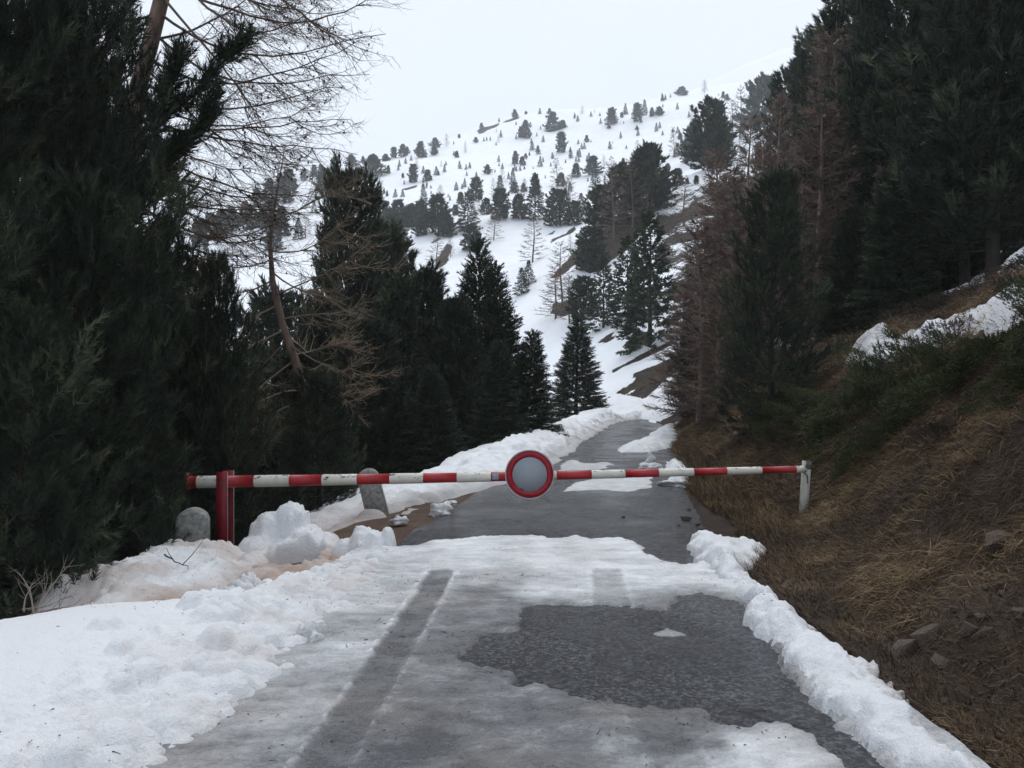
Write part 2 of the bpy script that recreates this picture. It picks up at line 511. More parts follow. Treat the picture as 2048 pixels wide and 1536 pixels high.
# where snow lies
rad = np.hypot(tx, ty)
snow = np.ones(len(tx))
near_right = (tu > 1.3) & (rad < 60)
patchy = fbm(tx / 3.0, ty / 3.0, 4)
snow[near_right] = .30
hill = (tu > 7) & (rad < 130) & (tx > .17 * ty)
snow[hill] = .38 + 0.55 * patchy[hill]
left_near = (tu < -1.3) & (rad < 40)
snow[left_near] = .25 + .3 * patchy[left_near]
BARE_AND_SHADE = [
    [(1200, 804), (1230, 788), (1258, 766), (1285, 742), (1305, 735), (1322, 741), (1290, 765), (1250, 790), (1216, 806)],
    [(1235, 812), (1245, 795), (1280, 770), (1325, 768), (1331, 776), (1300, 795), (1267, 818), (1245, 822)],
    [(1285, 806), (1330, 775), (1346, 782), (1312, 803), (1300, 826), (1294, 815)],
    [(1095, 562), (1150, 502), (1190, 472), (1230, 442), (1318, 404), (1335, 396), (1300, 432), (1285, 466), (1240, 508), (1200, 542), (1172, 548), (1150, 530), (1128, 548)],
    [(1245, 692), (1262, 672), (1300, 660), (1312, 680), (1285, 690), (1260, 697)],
    [(1100, 628), (1105, 606), (1140, 600), (1162, 616), (1130, 632)],  # tree shadow on the snow, painted in with the bare-ground colour
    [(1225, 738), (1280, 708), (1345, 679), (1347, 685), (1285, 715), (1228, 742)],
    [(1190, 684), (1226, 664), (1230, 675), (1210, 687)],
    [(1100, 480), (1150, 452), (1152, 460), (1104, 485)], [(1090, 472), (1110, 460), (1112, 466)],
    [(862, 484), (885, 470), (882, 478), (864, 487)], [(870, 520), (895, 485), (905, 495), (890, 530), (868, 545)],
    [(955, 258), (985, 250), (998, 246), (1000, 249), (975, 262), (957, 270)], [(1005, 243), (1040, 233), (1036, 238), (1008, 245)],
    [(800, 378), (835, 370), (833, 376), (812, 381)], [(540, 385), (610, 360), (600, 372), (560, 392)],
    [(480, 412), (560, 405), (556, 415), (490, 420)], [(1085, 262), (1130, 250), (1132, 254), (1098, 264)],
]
for poly in BARE_AND_SHADE:
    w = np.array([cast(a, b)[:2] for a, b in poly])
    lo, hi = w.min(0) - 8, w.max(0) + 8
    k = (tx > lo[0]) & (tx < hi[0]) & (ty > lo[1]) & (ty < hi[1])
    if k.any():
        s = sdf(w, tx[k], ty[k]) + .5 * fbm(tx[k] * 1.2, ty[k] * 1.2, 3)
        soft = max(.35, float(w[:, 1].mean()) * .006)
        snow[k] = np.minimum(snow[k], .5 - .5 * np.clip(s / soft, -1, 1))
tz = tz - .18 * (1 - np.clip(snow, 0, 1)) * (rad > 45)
# bare brown shoulder beside the barrier post
shoulder = Gs([(560, 1120), (640, 1140), (800, 1092), (960, 1012), (1000, 985), (860, 1000), (700, 1035), (640, 1062), (560, 1090)], -.05)
Fq = grid_faces(len(ANG), len(RR))
ctr = Fq[:, 0]
bank_f = (tu[ctr] > 1.62) & (rad[ctr] < 46) & (ty[ctr] > 1.0)
verge_f = (tu[ctr] < 1.62) & (rad[ctr] < 30) & (ty[ctr] > 1.0)
Vt = np.c_[tx, ty, tz]
def sub(name, mask, mat):
    v, f, a = compact(Vt, Fq[mask], {'snow': snow})
    return obj(name, mesh(name, v, f, M[mat], **a))
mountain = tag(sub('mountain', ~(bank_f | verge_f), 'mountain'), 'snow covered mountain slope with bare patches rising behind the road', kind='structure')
embankment = tag(sub('embankment', bank_f, 'bank_earth'), 'steep brown earth bank with dry grass on the right of the road', kind='structure')
# the shoulder lies mostly under snow and branches, a coarser net will do
ri, ci = np.arange(0, len(RR), 3), np.arange(0, len(ANG), 3)
keepv = (ri[:, None] * len(ANG) + ci[None]).ravel()
Fv = grid_faces(len(ci), len(ri))
c0 = keepv[Fv[:, 0]]
Fv = Fv[(tu[c0] < 1.55) & (rad[c0] < 30.5) & (ty[c0] > .6)]
v_, f_, a_ = compact(Vt[keepv], Fv, {'snow': snow[keepv]})
verge = tag(obj('verge', mesh('verge', v_, f_, M['verge_soil'], **a_)), 'dark soil shoulder falling away on the left of the road', kind='structure')

# ------------------------------------------------------------------ road
ys = np.concatenate([np.arange(-12, 30, .25), np.arange(30, 51.5, .5)])
us = np.linspace(-HW - .12, HW + .22, 24)
uu, yy = np.meshgrid(us, ys)
edge = .10 * fbm(yy * 1.7, uu * 0 + 3.1, 3)
xx = cxr(yy) + uu + edge * np.sign(uu) * (np.abs(uu) > 1.5)
zz = np.where(np.abs(uu) > 1.66, -.05, .012 * fbm(xx * .8, yy * .8, 3)) - .01
road = obj('road', mesh('road', np.c_[xx.ravel(), yy.ravel(), zz.ravel()], grid_faces(len(us), len(ys)), M['asphalt']))
tag(road, 'wet cracked grey asphalt mountain road running uphill past the barrier', kind='structure')

# ------------------------------------------------------------------ snow
def clods(x0, y0, cell, Z, rng, pts):
    """raise rounded clods (x, y, z, r, squash) on a height grid"""
    ny, nx = Z.shape
    for (bx, by, bz, br, sq) in pts:
        i0, i1 = int((bx - br - x0) / cell), int((bx + br - x0) / cell) + 2
        j0, j1 = int((by - br - y0) / cell), int((by + br - y0) / cell) + 2
        i0, j0, i1, j1 = max(i0, 0), max(j0, 0), min(i1, nx), min(j1, ny)
        if i0 >= i1 or j0 >= j1: continue
        X = x0 + np.arange(i0, i1) * cell - bx
        Y = y0 + np.arange(j0, j1) * cell - by
        d2 = X[None] ** 2 + Y[:, None] ** 2
        h = bz + sq * np.sqrt(np.maximum(br * br - d2, 0))
        s = Z[j0:j1, i0:i1]
        np.copyto(s, np.where(d2 < br * br, np.maximum(s, h), s))
    return Z

GRIDS = []
def height_patch(name, x0, x1, y0, y1, cell, fn, mat, label, kind='structure', cat=None, group=None):
    """fn(X, Y) -> Z, white, dirt, keep"""
    xs, ys = np.arange(x0, x1, cell), np.arange(y0, y1, cell)
    X, Y = np.meshgrid(xs, ys)
    Z, wh, di, keep = fn(X, Y)
    GRIDS.append((xs, ys, np.where(keep, Z, -9)))
    f = grid_faces(len(xs), len(ys))
    k = keep.ravel()[f].any(1)
    v, f, a = compact(np.c_[X.ravel(), Y.ravel(), Z.ravel()], f[k], {'white': wh, 'dirt': di})
    o = obj(name, mesh(name, v, f, M[mat], **a))
    tag(o, label, cat, group, kind)
    return o

# slush and packed snow on the road before the barrier
wet = Gs([(1050, 1209), (1120, 1206), (1200, 1208), (1330, 1218), (1345, 1200), (1352, 1187), (1400, 1183), (1480, 1200), (1500, 1240), (1560, 1300), (1600, 1380), (1680, 1440),
          (1790, 1560), (1730, 1560), (1690, 1522), (1640, 1490), (1590, 1458), (1545, 1446), (1500, 1458), (1430, 1452), (1400, 1440), (1390, 1415), (1350, 1420), (1300, 1408), (1260, 1405),
          (1160, 1402), (1140, 1388), (1100, 1375), (1048, 1370), (1045, 1343), (1020, 1330), (990, 1337), (920, 1318), (917, 1300), (960, 1272), (1035, 1258), (1045, 1235)])
beyond = Gs([(600, 1050), (780, 1096), (830, 1092), (870, 1083), (960, 1076), (1080, 1074), (1110, 1081), (1150, 1074), (1185, 1081), (1240, 1076), (1280, 1090), (1293, 1110), (1320, 1124), (1380, 1132), (1392, 1126), (1500, 1100), (1500, 1000), (600, 1000)])
wctl = [(800, 1100, .8), (950, 1085, .9), (1080, 1085, .85), (1200, 1090, .85), (1300, 1130, .85), (1400, 1140, .85), (850, 1130, .75), (960, 1130, .85), (1080, 1120, .9), (1180, 1120, .85), (1300, 1170, .8), (1150, 1180, .75),
        (1080, 1180, .8), (1020, 1170, .62), (980, 1190, .42), (960, 1160, .62), (1330, 1205, .55), (940, 1220, .38), (900, 1260, .42), (850, 1300, .40), (820, 1200, .7), (760, 1250, .66), (700, 1300, .66), (650, 1400, .62), (560, 1440, .62), (480, 1500, .55), (560, 1536, .5), (740, 1180, .75), (700, 1220, .7),
        (880, 1400, .34), (870, 1370, .46), (950, 1380, .32), (850, 1480, .22), (800, 1520, .2), (950, 1450, .3), (1050, 1430, .26), (1050, 1480, .34), (1120, 1450, .3), (1150, 1500, .40), (1230, 1500, .55), (1300, 1460, .3), (1340, 1480, .32), (1340, 1440, .36),
        (1420, 1500, .5), (1500, 1500, .8), (1560, 1470, .85), (1620, 1520, .9), (1400, 1536, .6), (1000, 1536, .3), (900, 1536, .25), (1240, 1430, .35), (1060, 1380, .42), (1140, 1400, .4)]
wxy = np.array([G(a, b) for a, b, c in wctl]); wv = np.array([c for a, b, c in wctl])
def seg_param(poly, x, y):
    """distance from a polyline"""
    d = np.full(x.shape, 1e9)
    for (ax, ay), (bx, by) in zip(poly[:-1], poly[1:]):
        ex, ey = bx - ax, by - ay
        t = np.clip(((x - ax) * ex + (y - ay) * ey) / (ex * ex + ey * ey), 0, 1)
        d = np.minimum(d, np.hypot(x - ax - t * ex, y - ay - t * ey))
    return d
trk_l = Gs([(883, 1149), (800, 1285), (735, 1390), (665, 1500), (630, 1560)])
trk_r = Gs([(1213, 1149), (1224, 1210), (1245, 1290)])
trk_r2 = Gs([(1285, 1400), (1320, 1460), (1360, 1540)])
bank_edge = Gs([(300, 1560), (338, 1493), (395, 1467), (440, 1431), (545, 1352), (571, 1313), (637, 1278), (659, 1234), (712, 1177), (747, 1128), (790, 1098)])
_bo = np.argsort(bank_edge[:, 1])
rngS = np.random.default_rng(3)
def slush_fn(X, Y):
    s1 = -sdf(wet, X, Y) + .10 * fbm(X * 6, Y * 5, 5, .6) + .03 * fbm(X * 26, Y * 26, 2) + .02
    s2 = -sdf(beyond, X, Y) + .08 * fbm(X * 6 + 5, Y * 5, 5, .6) + .02 * fbm(X * 26, Y * 26, 2)
    s = np.minimum(s1, s2)
    d2 = (X[..., None] - wxy[:, 0]) ** 2 + ((Y[..., None] - wxy[:, 1]) * .7) ** 2 + 1e-4
    k = d2 ** -1.6
    W = (k * wv).sum(-1) / k.sum(-1)
    n = fbm(X * 3, Y * 4.2, 6, .68)
    W = np.clip(W + .20 * n - .13 * sstep(.80, .50, W), 0, 1)
    soft = sstep(0, .28, s1 + .06 * fbm(X * 9, Y * 9, 3))
    W = W * (.62 + .38 * soft)
    t = .010 + .022 * W + .010 * fbm(X * 9, Y * 9, 4, .6) + .012 * fbm(X * 2, Y * 2, 3)
    # tyre tracks pressed into the snow, with crumbs thrown up along their edges
    for poly, hw, dw, amt in ((trk_l, .115, .16, 1.0), (trk_r, .135, .42, .5), (trk_r2, .12, .2, .4)):
        d = seg_param(poly, X, Y) + .010 * fbm(X * 14, Y * 14, 3)
        inside = (1 - sstep(hw - .03, hw + .015, d + .025 * fbm(X * 8, Y * 8, 4, .7))) * np.clip(.95 + .5 * fbm(X * 5, Y * 5, 4, .7), .75, 1)
        tread = .5 + .5 * np.sin(Y * 70 + X * 20)
        W = W * (1 - inside * amt) + inside * amt * (dw * W * .7 + .06 + .04 * tread)
        t = t * (1 - .72 * inside * amt) + inside * .0015 * tread
        rim = np.exp(-((d - hw - .015) / .016) ** 2) * np.clip(.35 + 1.8 * fbm(X * 22, Y * 22, 4, .7), 0, 1.2)
        t = t + rim * .016 * amt
        W = np.clip(W + rim * .30 * amt, 0, 1)
    e = sstep(-.01, .05, s)
    rimw = np.exp(-((s - .04) / .035) ** 2)
    W = np.clip(W + rimw * .10 * np.clip(.3 + fbm(X * 6, Y * 6, 3), 0, 1), 0, 1)
    exb = np.interp(Y, bank_edge[_bo, 1], bank_edge[_bo, 0])
    Z = -.03 + (t + .03) * e
    keep = (s > -.06) & (X > exb - .35)
    dirt = np.clip(.02 + .22 * fbm(X * 1.4 + 9, Y * 1.4, 3), 0, .25)
    return Z, W, dirt, keep
height_patch('packed_snow', -2.6, 2.0, 2.0, 9.7, .019, slush_fn, 'slush', 'grey slush and packed snow with tyre tracks on the road before the barrier')

# white snow bank along the left of the foreground
bank_back = Gs([(790, 1092), (720, 1104), (600, 1134), (500, 1164), (420, 1196), (360, 1206), (170, 1217), (0, 1250), (-150, 1285), (-500, 1380), (-1000, 1700)], .10)
bank_poly = np.concatenate([bank_back, [(6.0, -3.0), (6.0, 8.7)]])     # everything on the road side of the brink
_bo = np.argsort(bank_edge[:, 1])
def bank_fn(X, Y):
    ex = np.interp(Y, bank_edge[_bo, 1], bank_edge[_bo, 0])
    v = ex - X + .12 * fbm(X * 2.5, Y * 2.5, 4)              # metres into the bank from its road edge
    sb = np.full(X.shape, 1e9)
    for (ax, ay), (cx2, cy2) in zip(bank_back[:-1], bank_back[1:]):
        e0, e1 = cx2 - ax, cy2 - ay
        t = np.clip(((X - ax) * e0 + (Y - ay) * e1) / (e0 * e0 + e1 * e1), 0, 1)
        sb = np.minimum(sb, np.hypot(X - ax - t * e0, Y - ay - t * e1))
    sb = np.where(sdf(bank_poly, X, Y) > 0, sb, -sb)          # metres in from the back brink
    top = .17 + .05 * fbm(X * .7, Y * .7, 3)
    Z = top * sstep(-.02, 1.1, v) ** .8 * (1 - .35 * sstep(5.6, 7.0, Y))
    Z = Z - .9 * np.clip(-sb + .04, 0, 3) ** 1.2 - .05 * sstep(.35, -.05, sb)
    lump_zone = sstep(1.35, .75, v) * sstep(-.1, .05, v)
    Z = Z + (.006 + .020 * lump_zone) * fbm(X * 5, Y * 5, 5, .65)
    Z = np.where(v < .06, -.06 + (Z + .06) * sstep(-.08, .05, v), Z)
    r = np.random.default_rng(11)
    pts = []
    def put(bx, by, br, sink, sq):
        i, j = int((bx + 5.2) / .02), int((by - 1.6) / .02)
        if 0 <= j < Z.shape[0] and 0 <= i < Z.shape[1]:
            if Z[j, i] > -.065: pts.append((bx, by, max(Z[j, i], 0) - br * sink, br, sq))
    for _ in range(2600):
        by = r.uniform(2.0, 9.0)
        bx = np.interp(by, bank_edge[_bo, 1], bank_edge[_bo, 0]) - abs(r.normal(0, .36)) + r.normal(0, .05)
        put(bx, by, r.choice([.016, .026, .04, .065, .10], p=[.38, .30, .2, .09, .03]) * r.uniform(.8, 1.25), r.uniform(0, .5), r.uniform(.75, 1.05))
    for _ in range(110):                                      # the row of larger lumps at the back of the ploughed edge
        t = r.random()
        bx, by = G(400 + 330 * t + r.normal(0, 14), 1212 - 92 * t + abs(r.normal(0, 16)), .10)
        put(bx, by, r.uniform(.03, .10), r.uniform(.1, .5), r.uniform(.8, 1.05))
    clods(-5.2, 1.6, .02, Z, r, pts)
    Z += (.004 + .014 * lump_zone) * (np.abs(fbm(X * 13, Y * 13, 3)) * 2 - .3) + .008 * lump_zone * fbm(X * 24, Y * 24, 2)
    W = np.clip(.93 + .08 * sstep(0, .6, v) + .05 * fbm(X * 3, Y * 3, 4) * lump_zone, 0, 1)
    D = np.clip(.42 * sstep(.85, .05, v) * np.clip(.35 + 1.2 * fbm(X * 3, Y * 3, 4), 0, 1) + .05 * sstep(6.5, 8, Y), 0, .6)
    keep = ((v > -.12) | (Z > -.02)) & (sb > -1.1) & (Y < 9.4)
    return Z, W, D, keep
height_patch('snow_bank', -5.2, -.5, 1.6, 9.5, .02, bank_fn, 'snow', 'broad clean snow bank with lumpy ploughed edge in the left foreground')

HOLE = Gs([(530, 1128), (560, 1113), (610, 1106), (640, 1108), (625, 1134), (590, 1142), (550, 1140)], -.08)
def mound(name, cx_, cy_, rx, ry, lobes, dirt, label, seed, cell=.022, base=None, cat=None):
    """a heap of old snow; lobes are (dx, dy, top z, radius, squash)"""
    def fn(X, Y):
        g = T(X, Y)
        q = np.sqrt(((X - cx_) / rx) ** 2 + ((Y - cy_) / ry) ** 2) + .16 * fbm(X * 2.2 + seed, Y * 2.2, 4)
        Z = g - .12 + 0 * X
        for (dx, dy, zt, lr, sq) in lobes:
            d = np.hypot((X - cx_ - dx) / lr, (Y - cy_ - dy) / (lr * 1.1)) + .12 * fbm(X * 3.1 + dx * 9, Y * 3.1 + seed, 4)
            h = (g - .12) + (zt - (g - .12)) * np.clip(1 - np.clip(d, 0, 1.5) ** sq, 0, 1) ** .62
            Z = np.maximum(Z, h)
        r = np.random.default_rng(seed)
        pts = []
        for _ in range(int(480 * rx * ry)):
            a, q2 = r.uniform(0, 6.28), math.sqrt(r.random())
            bx, by = cx_ + rx * q2 * math.cos(a), cy_ + ry * q2 * math.sin(a)
            i, j = int((bx - X[0, 0]) / cell), int((by - Y[0, 0]) / cell)
            if 0 <= j < Z.shape[0] and 0 <= i < Z.shape[1] and Z[j, i] > g[j, i]:
                br = r.choice([.018, .03, .055], p=[.5, .37, .13]) * r.uniform(.8, 1.3)
                pts.append((bx, by, Z[j, i] - br * r.uniform(.2, .75), br, .95))
        clods(X[0, 0], Y[0, 0], cell, Z, r, pts)
        Z = Z + .045 * fbm(X * 4.5, Y * 4.5, 6, .68) + .012 * np.abs(fbm(X * 13, Y * 13, 3))
        hole = sdf(HOLE, X, Y) + .05 * fbm(X * 6, Y * 6, 3)
        Z = Z - .30 * sstep(-.04, .06, hole)
        W = np.clip(.93 + .08 * fbm(X * 3, Y * 3, 3), 0, 1)
        D = np.clip(dirt * (.45 + 1.1 * fbm(X * 1.8 + seed, Y * 1.8, 4) + .9 * sstep(.30, .02, Z - g)), 0, .95)
        return Z, W, D, Z > g - .10
    return height_patch(name, cx_ - rx * 1.5, cx_ + rx * 1.5, cy_ - ry * 1.5, cy_ + ry * 1.5, cell, fn, 'snow', label, kind=None, cat=cat)
mound('snow_mound', -2.75, 7.7, 1.65, 1.35, [(-.40, .50, .11, .85, 2.2), (-.60, -.1, .08, .85, 2.2), (.0, -.2, .04, .8, 2.2), (-.30, .60, .14, .32, 2), (-.95, -.35, .02, .6, 2), (.55, .05, .0, .75, 2), (.95, .25, -.01, .7, 2), (.3, .6, .03, .5, 2), (-.3, -.8, .0, .7, 2), (.7, .75, .0, .5, 2)], .72,
      'long dirty pinkish snow mound in front of the red barrier post', 21, cat='snow mound')
mound('snow_mound', -2.40, 9.0, .70, .60, [(.04, .05, .37, .26, 3.2), (-.17, .0, .29, .26, 3.0), (.22, -.05, .16, .30, 2.6), (-.22, -.2, .10, .34, 2.2), (.1, -.3, .06, .4, 2.2), (.42, -.05, .10, .24, 2.4)], .30,
      'tall lumpy snow heap just right of the red barrier post', 22, cell=.018, cat='snow mound')
mound('snow_mound', -1.50, 8.72, .42, .30, [(-.02, 0, .17, .22, 2.6), (.24, -.02, .20, .09, 2.6), (-.2, -.02, .08, .18, 2.2), (.12, -.02, .13, .18, 2.4)], .05,
      'small clean white snow heap at the left edge of the road', 23, cell=.016, cat='snow mound')

def lump(px, py, w, h, label, seed, group=None):
    """a rounded chunk of snow lying on the ground; pixel gives its base"""
    x, y = G(px, py, 0)
    r = np.random.default_rng(seed)
    n, m_ = 30, 18
    th, ph = np.meshgrid(np.linspace(0, 2 * np.pi, n, endpoint=False), np.linspace(-.35, np.pi / 2, m_))
    V = np.stack([np.cos(ph) * np.cos(th), np.cos(ph) * np.sin(th), np.sin(ph)], -1).reshape(-1, 3)
    k = 1 + .8 * fbm(V[:, 0] * 1.5 + seed, V[:, 1] * 1.5 + V[:, 2] * 1.7, 5, .62)
    V = V * k[:, None] * np.array([w / 2, w / 2, h])
    i, j = np.meshgrid(np.arange(m_ - 1), np.arange(n), indexing='ij')
    i, j = i.ravel(), j.ravel(); j2 = (j + 1) % n
    f = np.stack([i * n + j, i * n + j2, (i + 1) * n + j2, (i + 1) * n + j], 1)
    me = mesh('snow_lump', V, f, M['snow'], white=np.full(len(V), .93), dirt=np.full(len(V), .10))
    o = obj('snow_lump', me, loc=(x, y, .0))
    return tag(o, label, 'snow lump', group)
lump(885, 1026, .28, .11, 'small white snow lump lying alone on the brown shoulder behind the barrier', 1)
lump(617, 1285, .17, .10, 'round snow ball at the ploughed edge of the left snow bank', 2)
lump(905, 1008, .14, .04, 'flat scrap of snow beside the lump on the brown shoulder', 3)
lump(1300, 937, .42, .12, 'low white snow lump on the road behind the barrier, right of the sign', 5)
lump(1299, 927, .2, .22, 'small upright snow knob on the road behind the barrier', 6)
lump(1350, 968, .50, .09, 'flat snow lump seen just below the boom at the right road edge', 8)
lump(800, 1042, .2, .06, 'thin snow crust on the brown shoulder below the leaning stone', 9)
lump(495, 1190, .24, .16, 'largest rounded clod in the row behind the left snow bank', 13)
lump(440, 1205, .2, .13, 'rounded clod at the left end of the row behind the snow bank', 14)

# ridge of snow along the right road edge
ridge_l = [(1415, 1075), (1390, 1085), (1384, 1095), (1400, 1120), (1430, 1142), (1490, 1205), (1500, 1240), (1560, 1305), (1590, 1352), (1620, 1388), (1680, 1432), (1740, 1502), (1800, 1560)]
ridge_r = [(2080, 1580), (2020, 1530), (1990, 1500), (1900, 1440), (1850, 1392), (1790, 1345), (1750, 1302), (1665, 1262), (1608, 1212), (1570, 1200), (1560, 1183), (1490, 1130), (1480, 1112), (1505, 1095), (1530, 1075), (1500, 1066), (1450, 1064)]
ridge = np.concatenate([Gs(ridge_l, 0.0), Gs(ridge_r, .14)])
def ridge_fn(X, Y):
    g = np.maximum(T(X, Y), -.012)
    s = sdf(ridge, X, Y) + .13 * fbm(X * 3.6, Y * 3.6, 5, .62)
    h = .14 + .13 * fbm(X * 1.6, Y * 1.6, 4)
    side = X - np.interp(Y, [2.5, 3.8, 4.8, 6.5, 7.6, 9.3], [1.95, 1.85, 1.9, 2.0, 2.0, 2.2])
    steep = np.where(side < 0, .13, .26)
    Z = g + h * np.clip(s / steep, 0, 1) ** .55 + .02 * fbm(X * 8, Y * 8, 4, .6) * (s > .02) - .06 * (s < 0)
    Z += (.03 * np.abs(fbm(X * 9, Y * 9, 4, .6)) + .012 * fbm(X * 22, Y * 22, 3)) * (s > .02)
    W = np.clip(.95 + .1 * fbm(X * 3, Y * 3, 3), 0, 1)
    D = np.clip(.30 * sstep(.12, .02, s) * (side > 0) + .10 * np.clip(fbm(X * 3 + 4, Y * 3, 3), 0, 1) + .05 * sstep(.12, .0, s), 0, .6)
    return Z, W, D, s > -.03
height_patch('snow_ridge', 1.0, 3.6, 2.2, 10.2, .018, ridge_fn, 'snow', 'clean white ridge of melting snow along the right edge of the road')

# snow bank on the left of the road beyond the barrier
def far_bank_fn(X, Y):
    u = X - cxr(Y)
    g = np.maximum(T(X, Y), -.03 + 0 * X) * (u > -2.4) + T(X, Y) * (u <= -2.4)
    g = np.where(u > -1.7, -.01, g)
    inner = np.interp(Y, [10.5, 11.5, 13, 16, 20, 26, 32, 40, 46, 50], [-3.2, -2.75, -1.95, -1.15, -1.05, -.95, -.9, -.7, .2, 2.5]) + .30 * fbm(Y * .8, X * .8, 4)
    v = inner - u
    crest = np.interp(Y, [10.5, 12, 14, 18, 24, 34, 48], [.08, .14, .22, .27, .34, .38, .5]) * (1 + .9 * fbm(Y * .35, X * .35, 3))
    Z = g - .06 + .09 * sstep(-.12, .12, v) + crest * sstep(.15, 1.15, v) - 1.0 * np.clip(v - 2.3, 0, 4) + .03 * fbm(X * 3, Y * 3, 4, .6)
    r = np.random.default_rng(31)
    pts = []
    for _ in range(2200):
        by = r.uniform(11, 49) if r.random() < .6 else r.uniform(12, 24)
        bu = np.interp(by, [10.5, 13, 16, 20, 26, 40, 48], [-2.7, -1.75, -1.1, -1.05, -.95, -.7, 1.0]) - .3 - abs(r.normal(.4, .5))
        bx = bu + np.interp(by, _cy, _cx)
        i, j = int((bx + 5) / .06), int((by - 10) / .06)
        if 0 <= j < Z.shape[0] and 0 <= i < Z.shape[1]:
            br = r.choice([.06, .09, .13, .20], p=[.4, .36, .19, .05]) * r.uniform(.8, 1.2)
            pts.append((bx, by, Z[j, i] - br * r.uniform(.3, .7), br, .85))
    clods(-5, 10, .06, Z, r, pts)
    W = np.clip(.55 + .45 * sstep(.05, .7, v) + .08 * fbm(X * 2, Y * 2, 3), 0, 1)
    D = np.clip(.12 * sstep(.9, .2, v) + .35 * sstep(13, 11, Y), 0, .5)
    Z = Z + .05 * np.abs(fbm(X * 4, Y * 4, 4, .65)) * (v > .1)
    return Z, W, D, (v > -.45) & (v < 3.6)
height_patch('snow_bank', -5, 10.5, 10, 51, .06, far_bank_fn, 'snow', 'lumpy ploughed snow bank along the left of the road beyond the barrier')

def flat_snow(name, pts, h, label, white=.9, cell=.05, z=0.0, dirt=.05, mat='slush', soft=.25, on_ground=False, rag=.16):
    poly = Gs(pts, z)
    lo, hi = poly.min(0) - .5, poly.max(0) + .5
    def fn(X, Y):
        s = sdf(poly, X, Y) + rag * fbm(X * 2.6 * (.16 / rag) ** .5, Y * 2.6 * (.16 / rag) ** .5, 4, .6)
        g = np.maximum(T(X, Y), -.012) if on_ground else -.012 + 0 * X
        Z = g - .05 + (h + .05) * np.clip(s / soft + .02, 0, 1) ** .6 + .3 * h * fbm(X * 5, Y * 5, 4) * (s > 0)
        return Z, np.clip(white + .1 * fbm(X * 2, Y * 2, 3), 0, 1) + 0 * X, dirt + 0 * X, s > -.05
    return height_patch(name, lo[0], hi[0], lo[1], hi[1], cell, fn, mat, label)
flat_snow('snow_patch', [(1100, 985), (1126, 975), (1146, 963), (1175, 957), (1315, 951), (1320, 966), (1290, 980), (1260, 984), (1204, 978)], .035, 'thin white snow patch on the road just behind the barrier', .72)
flat_snow('slush_patch', [(1292, 1264), (1315, 1258), (1335, 1246), (1350, 1258), (1375, 1264), (1395, 1268), (1350, 1273), (1310, 1272)], .014, 'thin grey slush scrap on the wet asphalt in the foreground', .45, cell=.012, soft=.05, rag=.03)
flat_snow('snow_patch', [(1106, 936), (1118, 923), (1135, 918), (1164, 920), (1178, 926), (1230, 919), (1238, 929), (1204, 939), (1112, 942)], .03, 'thin icy snow patch across the road beyond the sign', .62)
flat_snow('snow_patch', [(1235, 897), (1290, 880), (1315, 858), (1364, 857), (1362, 880), (1345, 895), (1298, 904), (1241, 904)], .22, 'thick white snow patch at the right road edge beyond the barrier', .92, mat='snow', on_ground=True, soft=.5)
flat_snow('snow_patch', [(1327, 922), (1362, 928), (1382, 945), (1384, 962), (1362, 968), (1341, 966), (1345, 950), (1333, 935)], .16, 'small snow patch at the foot of the bank behind the boom', .9, mat='snow', on_ground=True)
flat_snow('snow_patch', [(1180, 838), (1225, 829), (1290, 832), (1350, 829), (1352, 838), (1322, 845), (1290, 838), (1240, 836), (1195, 845)], .25, 'band of snow across the far end of the road', .95, cell=.12, mat='snow', on_ground=True, soft=.8)

def strip(pts_uv, h, label):
    """a remnant drift on the slope; points are (offset right of the road centre, distance along it)"""
    poly = np.array([(float(cxr(v)) + u, v) for u, v in pts_uv])
    lo, hi = poly.min(0) - .6, poly.max(0) + .6
    def fn(X, Y):
        s = sdf(poly, X, Y) + .10 * fbm(X * 1.6, Y * 1.6, 4, .55)
        Z = T(X, Y) - .1 + (h + .1) * np.clip(s / .40, 0, 1) ** .6 + .02 * fbm(X * 2, Y * 2, 3)
        return Z, .93 + 0 * X, np.clip(.12 + .3 * fbm(X * 3, Y * 3, 3), 0, .35), s > -.08
    return height_patch('snow_drift', lo[0], hi[0], lo[1], hi[1], .045, fn, 'snow', label)
strip([(4.85, 7.5), (4.75, 9.5), (4.65, 11.5), (4.5, 13.5), (4.5, 15.4), (4.8, 16.6), (5.3, 16.2), (5.35, 14), (5.4, 11.5), (5.55, 9.5), (5.7, 7.5)], .20, 'smooth remnant snow drift along the top of the right bank')
strip([(8.0, 12.5), (7.7, 14.5), (7.6, 16.5), (7.9, 17.8), (8.7, 17.4), (9.0, 14.5), (9.2, 12.5)], .6, 'grey remnant snow drift higher up beside the spruce on the right slope')
strip([(10.6, 15), (10.4, 17.5), (10.9, 19.5), (12.4, 19), (12.8, 16)], .5, 'small remnant snow drift at the right edge of the photo')

